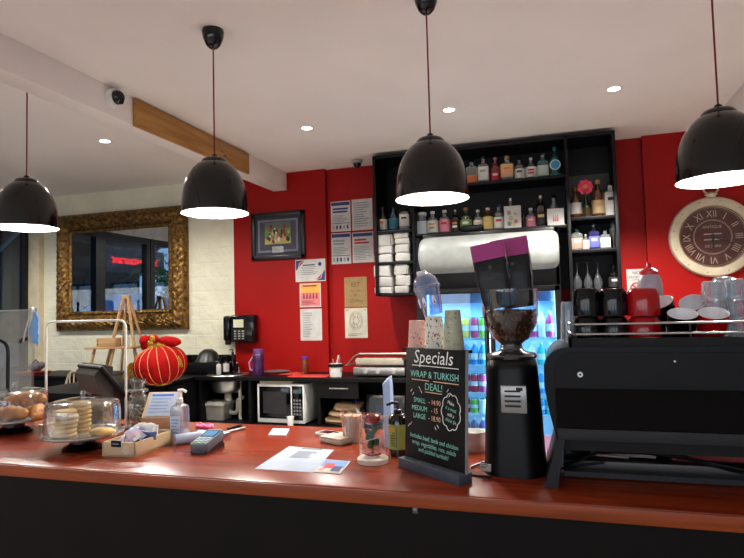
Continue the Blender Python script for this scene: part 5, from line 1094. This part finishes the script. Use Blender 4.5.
mb = MB(); mb.lathe([(0, 0), (9*k, 0), (9.4*k, .003), (13*k, 27*k), (13.6*k, 27.5*k)], BLP, seg=32); mb.build('cup_body', cc)
mb = MB(); mb.lathe([(14*k, 27*k), (14.4*k, 29*k), (13*k, 30*k), (12*k, 36*k), (8*k, 41*k), (4*k, 43*k)], BLP, seg=32); mb.build('dome_lid', cc)
mb = MB(); mb.box((-.004, 0, 43.5*k), (10*k, 6*k, 5*k), mat('white sticker', (226, 224, 220), .6), .003); mb.build('white_tag', cc)
mb = MB()
for i, a in enumerate((-60, -110, -150)):
    m_ = Matrix.Rotation(R(a), 4, 'Z'); mb.ell((11.6*k, 0, 14*k), (.8*k, 2.2*k, 5*k), mat('white print', (236, 238, 246), .5), 10, m_); mb.ell((12*k, 0, 12*k), (.9*k, 1*k, 1.6*k), mat('crimson print', (190, 60, 80), .5), 8, m_)
mb.build('cup_print', cc)

# white jug beside the board
wjg = T('milk_jug', 'white jug half hidden between the chalkboard and the coffee grinder', 'jug', posY(474, 2.3, CT)); k = ppm(wjg.location); h_ = zat(474, 437, 2.3)-CT; h_ = max(h_, .075)
mb = MB(); mb.lathe([(0, 0), (12*k, 0), (13*k, .006), (13.4*k, h_*.5), (12*k, h_*.85), (12.6*k, h_), (11.8*k, h_), (11*k, h_*.5), (0, .01)], WHITE, seg=30); mb.build('jug_body', wjg)
mb = MB(); mb.tube([(-12*k, -.01, h_*.85), (-19*k, -.012, h_*.8), (-19*k, -.012, h_*.4), (-13*k, -.01, h_*.25)], .006, WHITE, 8); mb.build('handle', wjg)
# coffee grinder
gy = 2.06; gl = posY(516, gy, CT); k = ppm(gl); gr = T('coffee_grinder', 'black coffee grinder with clear hopper of beans, between chalkboard and coffee machine', 'coffee grinder', gl, R(-3))
zb_ = lambda py: zat(515, py, gy)-CT
GB_ = mat('grinder black', (8, 8, 8), .4, spec=.25)
hb0 = zb_(357)
mb = MB(); mb.loft([rr(59*k, .21, .07, 8, 0), rr(59*k, .21, .07, 8, .02), rr(57*k, .205, .07, 8, .05), rr(54*k, .195, .07, 8, hb0*.5), rr(49*k, .18, .068, 8, hb0*.9), rr(46*k, .168, .066, 8, hb0*.975), rr(40*k, .148, .06, 8, hb0)], GB_); mb.build('body', gr)
mb = MB(); mb.lathe([(0, hb0-.002), (24*k, hb0-.002), (25*k, hb0+.006), (23*k, hb0+.014), (14*k, hb0+.02), (11*k, hb0+.03), (10.5*k, hb0+.045)], mat('smoked steel', (120, 120, 122), .2, .9), seg=36); mb.build('collar', gr)
ht = zb_(289.5); hn = hb0+.036
HP = glass('hopper smoke', (226, 226, 228), .02, .55)
hprof = [(10*k, hn), (11*k, hn+.01), (18*k, hn+(ht-hn)*.14), (24.5*k, hn+(ht-hn)*.34), (27.6*k, hn+(ht-hn)*.58), (28.2*k, ht)]
mb = MB(); mb.lathe(hprof, HP, seg=44); mb.lathe([(27.6*k, ht-.004), (28.6*k, ht-.004), (28.6*k, ht), (27.6*k, ht)], HP, seg=44); mb.build('hopper', gr)
zbn = hn+(ht-hn)*.66
BEAN = mat('roasted bean', (84, 50, 30), .4, noise=(30, .1), col2=(46, 27, 16)); BEAN2 = mat('roasted bean light', (140, 88, 52), .4)
mb = MB(); mb.lathe([(0, hn+.004)]+[(r_*.93, z_) for r_, z_ in hprof[1:4]]+[(25*k, zbn-.012), (22*k, zbn-.004), (0, zbn)], BEAN, seg=32)
for i in range(420):
    z = hn+(zbn-hn)*random.uniform(.2, .97); a = random.uniform(0, 6.28)
    for (r0, z0), (r1, z1_) in zip(hprof, hprof[1:]):
        if z0 <= z <= z1_: q = (r0+(r1-r0)*(z-z0)/(z1_-z0))*.93; break
    mb.ell((0, 0, 0), (.0035, .0055, .004), BEAN2 if i % 3 == 0 else BEAN, 6, Matrix.Translation((q*math.cos(a), q*math.sin(a), z)) @ Matrix.Rotation(a+random.uniform(-.5, .5), 4, 'X'))
o = mb.build('coffee_beans', gr); o['kind'] = 'stuff'
zl0, zl1_ = zb_(408), zb_(381.5); yl = -.103
mb = MB(); mb.b2(-8*k, -.105, zl0, 16.5*k, -.085, zl1_, mat('steel plate', (150, 148, 144), .3, .7), .003)
for i in range(4): mb.b2(-4*k, -.1095, zl0+.02+i*.016, 11*k, -.107, zl0+.026+i*.016, BLACK, .001)
mb.b2(7*k, -.1095, zl1_-.016, 13*k, -.1075, zl1_-.006, BLACK); mb.build('vent_plate', gr)
mb = MB(); mb.b2(-29*k, -.122, .02, -19*k, -.11, zb_(457), mat('worn label', (176, 170, 160), .5), .002); lines(mb, -28*k, -21*k, .03, .06, 4, INK, -.1225); mb.build('rating_label', gr)
mb = MB(); mb.tube([(-.1, .05, .012), (-.15, -.03, .005), (-.13, -.12, .005), (-.06, -.135, .006)], .0045, BLACK); mb.build('cord', gr)
# coffee bags standing in the hopper
BAG = mat('matt black bag', (11, 10, 11), .42, spec=.35, bump=(14, .8)); MAG = mat('magenta band', (168, 56, 126), .45, bump=(14, .8))
def coffee_bag(dx, dy, ry, rz, w_, h_, lab):
    t_ = T('coffee_bag', lab, 'coffee bag', (gl[0]+dx, gl[1]+dy, CT+zbn+.004), rot=(0, R(ry), R(rz)), group='black coffee bags in the hopper')
    def sec(z, w, d): return [(w/2*math.copysign(abs(math.cos(a))**.5, math.cos(a)), d/2*math.copysign(abs(math.sin(a))**.5, math.sin(a)), z) for a in [i*2*math.pi/28 for i in range(28)]]
    zm = h_*.74
    m_ = MB(); m_.loft([sec(0, w_*.78, .05), sec(.02, w_*.84, .06), sec(h_*.2, w_*.9, .066), sec(h_*.3, w_*.88, .06), sec(h_*.45, w_*.98, .066), sec(h_*.55, w_*.96, .056), sec(h_*.65, w_, .05), sec(zm, w_, .036)], BAG); m_.build('pouch', t_)
    m_ = MB(); m_.loft([sec(zm, w_*1.004, .037), sec(h_*.85, w_*1.01, .024), sec(h_*.95, w_*1.01, .01), sec(h_, w_, .005)], MAG); m_.build('top_band', t_)
    m_ = MB(); m_.lathe([(0, 0), (.006, 0), (.006, .002), (0, .002)], DARKMET, seg=14, M=Matrix.Translation((0, -.025, h_*.62)) @ X90()); m_.build('valve', t_)
    m_ = MB()
    for sx in (-1, 1): m_.tube([(sx*w_*.4, -.006, .03), (sx*w_*.495, -.002, h_*.4), (sx*w_*.5, 0, zm)], .0012, mat('bag seam', (70, 74, 110), .4), 5)
    m_.build('seam', t_)
coffee_bag(-.032, -.034, -9, -4, .116, .226, 'black coffee bag with magenta top leaning left in the grinder hopper')
coffee_bag(.03, .03, -7, 4, .128, .243, 'black coffee bag with magenta top standing right in the grinder hopper, slightly taller')

# espresso machine seen from behind
ey = 1.87; em = T('espresso_machine', 'big black espresso machine at the right end of the counter, seen from its back', 'coffee machine', (0, ey, CT))
EB = mat('machine black', (9, 9, 9), .35, spec=.16); EP = mat('machine charcoal panel', (24, 24, 25), .5, spec=.15); ES = mat('machine grey strip', (44, 44, 45), .5, spec=.15)
zz = lambda py: zat(560, py, ey)-CT
top = zz(347.5)
def arcpts(x, z, r0, n=8): return [(x+r0-r0*math.cos(R(90*i/n)), z-r0+r0*math.sin(R(90*i/n))) for i in range(n+1)]
XR_ = 1.12
outline = [(-.034, zz(414)), (-.047, zz(387))]+arcpts(-.047, top, .068)[1:]+[(XR_-.07, top), (XR_-.02, top-.03), (XR_, zz(387)), (XR_-.01, zz(414)), (XR_-.03, zz(440)), (-.016, zz(440))]
XZ = Matrix(((1, 0, 0, 0), (0, 0, 1, 0), (0, 1, 0, 0), (0, 0, 0, 1)))
mb = MB(); mb.prism(outline, .5, EB, XZ); mb.build('body', em)
ip = [(-.014, zz(387))]+[(x, z) for x, z in arcpts(-.014, top-.016, .05)]+[(XR_-.05, top-.016), (XR_-.03, zz(387))]
mb = MB(); mb.prism(ip, .01, EP, Matrix.Translation((0, -.01, 0)) @ XZ); mb.build('upper_panel', em)
mb = MB(); mb.loft([[(-.015, y, z) for y, z in ((-.012, zz(388)), (.03, zz(388)), (.03, zz(428)), (-.003, zz(428)))], [(XR_-.03, y, z) for y, z in ((-.012, zz(388)), (.03, zz(388)), (.03, zz(428)), (-.003, zz(428)))]], mat('machine gloss', (8, 5, 5), .15, spec=.08), smooth=False); mb.build('gloss_panel', em)
mb = MB(); mb.b2(-.012, -.008, zz(439), XR_-.03, .03, zz(428), ES, .001); mb.build('lower_strip', em)
mb = MB(); mb.b2(-.01, .03, zz(452), XR_-.03, .07, zz(439), BLKMAT); mb.build('lower_panel', em)
for s_, xo in ((1, 0), (-1, XR_-.012)):
    mb = MB(); q = [(-.016, zz(440)), (-.034, zz(462)), (-.058, 0), (-.02, 0), (-.006, zz(462)), (.006, zz(440))]
    mb.prism([(xo+s_*x, z) for x, z in q], .44, ES, Matrix.Translation((0, 0.0, 0)) @ XZ); mb.build('leg', em)
mb = MB(); mb.cyl((0, 0, 0), .008, .006, STEEL, 16, Matrix.Translation((at(580, 374, ey).x, -.01, zat(580, 374, ey)-CT)) @ X90()); mb.cyl((0, 0, 0), .0035, .008, DARKMET, 8, Matrix.Translation((at(580, 374, ey).x, -.01, zat(580, 374, ey)-CT)) @ X90()); mb.build('lock_screw', em)
mb = MB(); mb.cyl((0, 0, 0), .003, .003, STEEL, 10, Matrix.Translation((at(674, 361, ey).x, -.01, zat(674, 361, ey)-CT)) @ X90()); mb.build('rivet', em)
rz1, rz2 = zat(600, 334, ey)-CT, zat(600, 324, ey)-CT
mb = MB(); mb.b2(.03, .0, top-.002, XR_-.06, .012, zat(600, 338, ey)-CT, BLKMAT, .002); mb.b2(.03, .45, top-.002, XR_-.06, .46, zat(600, 338, ey)-CT, BLKMAT, .002); mb.b2(.03, 0, top-.002, .04, .46, zat(600, 338, ey)-CT, BLKMAT, .002); mb.build('tray_edge', em)
for z in (rz1, rz2):
    mb = MB(); mb.tube([(.036, .44, z), (.036, .02, z), (.05, .004, z), (XR_-.08, .004, z)], .0035, CHROME, 8); mb.build('cup_rail', em)
for x in (.05, .36, .7, XR_-.1):
    mb = MB(); mb.tube([(x, .004, top), (x, .004, rz2)], .003, DARKMET, 8); mb.build('rail_post', em)
mb = MB(); mb.b2(.0, .16, .012, XR_-.05, .5, .05, mat('drip tray steel', (58, 56, 54), .35, .8), .004); mb.b2(.0, .13, .004, XR_-.05, .17, .02, DARKMET); mb.build('drip_tray', em)
mb = MB(); mb.b2(.0, .485, .05, XR_-.05, .5, zz(440), BLKMAT); mb.build('splash_back', em)
mb = MB(); mb.tube([(.0, .1, .045), (.06, .08, .075), (.1, .06, .1), (.2, .1, .095), (.26, .14, .085), (.35, .12, .08), (.5, .09, .06), (.7, .1, .05)], .0055, BLACK, 8); mb.tube([(-.01, .12, .03), (.06, .1, .05), (.12, .1, .06)], .004, BLACK); mb.tube([(.32, .09, .1), (.4, .1, .07), (.5, .12, .045)], .005, BLACK); mb.build('power_cord', em)
mb = MB(); mb.tube([(.1, .1, .082), (.19, .1, .078)], .004, STEEL); mb.build('drain_rod', em)
CLR = lambda px, Y: (posY(px, Y, CT+.05)[0], Y, CT+.0505)
for px, wd, c_, lab in ((622, .2, (150, 144, 134), 'folded grey cloth on the drip tray under the coffee machine'), (706, .22, (150, 62, 58), 'folded red cloth on the drip tray under the coffee machine')):
    m_ = MB(); m_.box((0, 0, .018), (wd, .12, .036), mat('reflection '+lab[7:11], c_, .9, bump=(60, .4)), .016, 3, jit=.006); o = m_.build('reflection_block', loc=(posY(px, 2.12, CT+.05)[0], 2.12, CT+.053)); tag(o, lab, 'cloth')  # coloured blocks added in place of dim cups and a reddish reflection

# cups on the machine
tz = CT+top
CUPB = mat('cup glaze black', (7, 7, 8), .1, spec=.35); CUPR = mat('cup glaze red', (176, 12, 18), .12, spec=.4); CUPW = mat('cup white inside', (240, 238, 240), .3)
def mug(r, h, outer, upside=True):
    """a round shouldered beaker: outer skin and white inside"""
    m1 = MB(); pr = [(r, 0), (r*1.02, h*.1), (r*1.0, h*.6), (r*.93, h*.85), (r*.8, h*.97), (r*.6, h), (0, h)] if upside else [(0, 0), (r*.6, 0), (r*.72, h*.04), (r*.9, h*.3), (r, h*.75), (r*1.02, h)]
    m1.lathe(pr, outer, seg=32); m2 = MB()
    if upside: m2.lathe([(r, 0), (r*.96, 0), (r*.95, h*.6), (r*.7, h*.93), (0, h*.95)], CUPW, seg=32)
    else: m2.lathe([(r*1.02, h), (r*.98, h+.0015), (r*.95, h*.97), (r*.85, h*.3), (r*.6, h*.08), (0, h*.07)], CUPW, seg=32)
    return m1, m2
def put_mug(name, loc, r, h, outer, lab, upside=True, rot=(0, 0, 0), group=None):
    t_ = T(name, lab, 'cup', loc, rot=rot, group=group); a_, b_ = mug(r, h, outer, upside); a_.build('cup_outer', t_); b_.build('cup_lining', t_); return t_
for px, wp, c_, nm in ((588, 27.5, CUPB, 'black'), (615, 28, CUPB, 'black'), (645, 32, CUPR, 'red')):
    A = posY(px, 2.03, tz); k = ppm(A); r = wp/2*k*.97; htot = zat(px, 288.5, 2.03)-tz; h1 = htot*.5
    pos_ = {588: 'left', 615: 'right', 645: ''}[px]
    put_mug('beaker_cup', A, r, h1, c_, ('upturned red cup at the bottom of the red pair, on the coffee machine' if px == 645 else 'upturned black cup at the bottom of the %s black pair, on the coffee machine' % pos_), group='upturned cups on the coffee machine')
    put_mug('beaker_cup', (A[0], A[1], tz+h1+.001), r, htot-h1, c_, ('upturned red cup on top of the red pair, on the coffee machine' if px == 645 else 'upturned black cup on top of the %s black pair, on the coffee machine' % pos_), group='upturned cups on the coffee machine')
TG = glass('tumbler glass', (226, 236, 240), .02, 1., .24, (224, 238, 250))
def tumbler(loc, r, h, lab, grp, up=False):
    t_ = T('tumbler', lab, 'glass', loc, group=grp)
    m_ = MB(); pr = [(r, 0), (r*.98, h*.1), (r*.86, h*.9), (r*.8, h*.98), (r*.74, h), (0, h)]
    m_.lathe(pr, TG, seg=26); m_.build('glass_wall', t_)
    m_ = MB(); m_.lathe([(r*.97, .0), (r*1.03, .003), (r*1.02, .01), (r*.97, .012)], TG, seg=26); m_.lathe([(r*.74, h*.93), (r*.8, h*.93), (r*.82, h*.97)], TG, seg=26)
    for i in range(10): a = i*.628; m_.tube([(r*.99*math.cos(a), r*.99*math.sin(a), h*.08), (r*.83*math.cos(a), r*.83*math.sin(a), h*.95)], .0018, TG, 5)
    m_.build('glass_rim', t_)
A = posY(569.5, 2.05, tz); k = ppm(A)
h_ = (zat(569, 291, 2.05)-tz)
tumbler((A[0]+.004, 2.12, tz), .03, h_*.8, 'clear tumbler at the left end of the coffee machine top, behind the black cups', 'clear tumblers on the coffee machine')
for i, (px, Y, n, hp, nm) in enumerate(((716, 2.08, 3, 281, 'left'), (738, 2.1, 3, 279, 'middle'), (727, 2.2, 3, 277, 'rear'), (758, 2.07, 3, 281, 'right'))):
    A = posY(px, Y, tz); k = ppm(A); ht_ = zat(px, hp, Y)-tz
    for j in range(n): tumbler((A[0], Y, tz+.001+ht_/n*j), 11.3*k, ht_/n*.985, 'clear tumbler, %s from bottom of the %s tumbler stack on the coffee machine' % (ORD[j], nm), 'clear tumblers on the coffee machine')
A = posY(682, 2.0, tz); k = ppm(A)
FR_ = 'tilted cups on the coffee machine'
put_mug('espresso_cup', (A[0], 2.0, tz+.02), 13.5*k, .08, CUPB, 'open black cup with white inside, front row beside the red cups', False, (R(24), 0, 0), FR_)
A = posY(712.5, 2.0, tz); put_mug('espresso_cup', (A[0], 2.0, tz+.02), 13.5*k, .08, CUPR, 'open red cup with white inside, at the right of the front row', False, (R(24), 0, 0), FR_)
for px, c_, nm, rot in ((668, CUPB, 'black', (R(26), R(-22), 0)), (698, CUPR, 'red', (R(36), R(-18), 0))):
    A = posY(px, 2.13, tz); put_mug('espresso_cup', (A[0], 2.14, tz), 12.5*k, .075, c_, 'upturned %s cup hidden under the tilted %s cup of the rear row' % (nm, nm), True, group=FR_)
    put_mug('espresso_cup', (A[0]+.0, 2.14, tz+.078), 13*k, .062, c_, 'tilted %s cup showing its white inside, rear row on the coffee machine' % nm, False, rot, FR_)
# sauce bottle
A = posY(652.5, 2.2, tz); k = ppm(A); h_ = zat(652, 262, 2.2)-tz; r = 11.8*k
sb_ = T('sauce_bottle', 'cloudy squeeze bottle with red nozzle behind the red cups', 'bottle', A)
mb = MB(); mb.lathe([(0, 0), (r*.96, 0), (r, .01), (r, h_*.7), (r*.92, h_*.77), (r*.75, h_*.83), (r*.7, h_*.85)], mat('cloudy squeeze plastic', (176, 166, 176), .3, coat=.2), seg=28); mb.build('bottle_body', sb_)
mb = MB(); mb.lathe([(r*.74, h_*.83), (r*.74, h_*.88), (r*.5, h_*.91), (r*.24, h_*.93), (r*.17, h_*.98), (r*.1, h_), (0, h_)], mat('nozzle red', (206, 24, 40), .35), seg=24); mb.build('nozzle', sb_)
# ---- behind the counter at the left: low black cabinet under the mirror, wooden easel stand, chair back
cabx0, cabx1 = posY(20, 5.45, .93)[0], -4.82
lc = T('low_cabinet', 'low black cabinet under the gilt mirror', 'cabinet', ((cabx0+cabx1)/2, 5.45, 0)); hwc = (cabx1-cabx0)/2
mb = MB(); mb.b2(-hwc, 0, 0, hwc, .58, .9, BLKLAM, .004); mb.build('carcass', lc)
for i in range(3):
    mb = MB(); mb.b2(-hwc+.01+i*hwc*2/3, -.018, .06, -hwc-.01+(i+1)*hwc*2/3, -.001, .88, BLKLAM, .003); mb.build('door', lc)
mb = MB(); mb.b2(-hwc-.02, -.02, .9, hwc, .6, .93, BLKLAM, .004); mb.build('worktop', lc)
mb = MB(); mb.loft([rr(.3, .2, .02, 4, 0), rr(.34, .24, .02, 4, .03)], mat('red tray', (170, 40, 40), .5)); x = posY(33, 5.6, .93)
o = mb.build('serving_tray', loc=(x[0], 5.62, .9305)); tag(o, 'red serving tray on the low black cabinet, left of the mirror', 'tray')
mb = MB(); mb.ell((0, 0, .055), (.1, .07, .055), mat('grey lump', (96, 94, 96), .6), 18); mb.ell((.09, 0, .075), (.045, .05, .04), mat('grey lump', (96, 94, 96), .6), 14); mb.tube([(-.05, 0, .1), (0, 0, .14), (.05, 0, .1)], .01, mat('grey lump', (96, 94, 96), .6))
o = mb.build('grey_pot', loc=(x[0]+.02, 5.62, .961)); tag(o, 'small grey pot standing on the red tray', 'pot')
WS = T('wooden_stand', 'small pale wooden A-frame stand with shelf in front of the mirror', 'stand', (posY(127, 5.72, .93)[0], 5.72, .93), R(8))
ha = zat(131, 296, 5.72)-.93; kk = ppm(WS.location)
for sx in (-1, 1):
    mb = MB(); mb.tube([(sx*.21, -.12, 0), (sx*.025, -.02, ha)], .018, WOODPALE, 6); mb.build('leg', WS)
    mb = MB(); mb.tube([(sx*.2, .2, 0), (sx*.02, .02, ha-.03)], .016, WOODPALE, 6); mb.build('leg', WS)
mb = MB(); mb.b2(-.04, -.035, ha-.03, .04, .03, ha+.01, WOODPALE, .006); mb.build('apex_block', WS)
zs = zat(112, 346.5, 5.6)-.93
mb = MB(); mb.b2(-.38, -.24, zs-.022, .2, -.04, zs, WOODPALE, .004); mb.b2(-.17, -.05, zs-.03, .17, -.02, zs, WOODPALE); mb.build('shelf', WS)
for x_ in (-.32, -.08):
    mb = MB(); mb.tube([(x_-.02, -.22, 0), (x_+.03, -.18, zs-.02)], .016, WOODPALE, 6); mb.build('shelf_leg', WS)
mb = MB(); mb.b2(-.12, -.06, 0, .12, .06, .1, WOODPALE, .006)
for z in (.035, .07): mb.cyl((0, 0, 0), .008, .004, BLACK, 10, Matrix.Translation((-.1, -.06, z)) @ X90())
bx = Matrix.Translation(WS.location) @ Matrix.Rotation(R(8), 4, 'Z') @ Vector((-.13, -.15, zs+.001))
o = mb.build('wooden_box', loc=bx, rot=(0, 0, R(8))); tag(o, 'small tan wooden box on the shelf of the A-frame stand', 'box')
# hoop backed chair in front of the low cabinet
cx, cy = posY(55, 5.1, .9)[0], 5.12
ch = T('hoop_chair', 'cream hoop backed chair in front of the low cabinet', 'chair', (cx, cy, 0), R(160)); zt_ = zat(55, 373, 5.12); CW = mat('cream chair', (206, 190, 158), .45)
mb = MB(); mb.lathe([(0, .44), (.2, .44), (.215, .455), (.2, .47), (0, .475)], CW, seg=28); mb.build('seat', ch)
mb = MB(); mb.tube([(-.17, -.14, .47), (-.175, -.18, zt_-.16)]+[(.175*math.cos(R(180-a)), -.19, zt_-.16+.16*math.sin(R(a))) for a in range(15, 180, 15)]+[(.175, -.18, zt_-.16), (.17, -.14, .47)], .013, CW, 8); mb.build('back_hoop', ch)
for x_ in (-.08, 0, .08):
    mb = MB(); mb.tube([(x_, -.17, .47), (x_*1.2, -.19, zt_-.03)], .008, CW, 6); mb.build('spindle', ch)
for sx in (-1, 1):
    for sy in (-1, 1):
        mb = MB(); mb.tube([(sx*.15, sy*.15, .45), (sx*.19, sy*.19, 0)], [.017, .013], CW, 8); mb.build('leg', ch)

# ---------------------------------------------------------------- light
w_ = bpy.data.worlds.new('World'); scene.world = w_; w_.use_nodes = True
bg = w_.node_tree.nodes['Background']; bg.inputs[0].default_value = (.42, .62, .95, 1); bg.inputs[1].default_value = .9
def area(name, loc, rot, sx, sy, e, col):
    l = bpy.data.lights.new(name, 'AREA'); l.shape = 'RECTANGLE'; l.size = sx; l.size_y = sy; l.energy = e; l.color = col
    o = bpy.data.objects.new(name, l); COL.objects.link(o); o.location = loc; o.rotation_euler = rot; return o
# lamp added at unseen front windows, aimed at the floor to brighten the ceiling
area('front_window_fill', (-2, -3.8, 1.9), (R(38), 0, 0), 8.5, 1.9, 100, (1, .97, .93))
# unseen downlights added behind the camera; their floor bounce lifts the ceiling
for x in (-4.6, -1.6, 1.0):
    for y in (-2.0,):
        d = T('ceiling_downlight', 'added unseen downlight over the dining side, lifting the ceiling by floor bounce', 'ceiling light', (x, y, H), group='added unseen dining downlights')
        mb = MB(); mb.lathe([(.045, -.004), (.062, -.004), (.064, 0), (.045, 0)], WHITE, seg=24); mb.build('trim_ring', d)
        mb = MB(); mb.lathe([(0, -.0025), (.046, -.0025)], SPOT, seg=24); mb.build('lamp_face', d)
        l = bpy.data.lights.new('downlight', 'SPOT'); l.energy = 420 if x < -4 else 45; l.color = (1, .92, .8) if x < -4 else (1, .96, .92); l.spot_size = R(100); l.spot_blend = .7; l.shadow_soft_size = .05
        o = bpy.data.objects.new('downlight_beam', l); COL.objects.link(o); o.location = (0, 0, -.01); o.parent = d
vs_ = scene.view_settings; vs_.view_transform = 'Standard'; vs_.look = 'None'; vs_.exposure = 0.63; vs_.gamma = 1; vs_.use_curve_mapping = False
scene.cycles.max_bounces = 10; scene.cycles.diffuse_bounces = 5; scene.cycles.glossy_bounces = 5; scene.cycles.transparent_max_bounces = 24; scene.cycles.transmission_bounces = 6
scene.cycles.sample_clamp_indirect = 6; scene.cycles.caustics_reflective = False; scene.cycles.caustics_refractive = False
scene.cycles.use_denoising = True
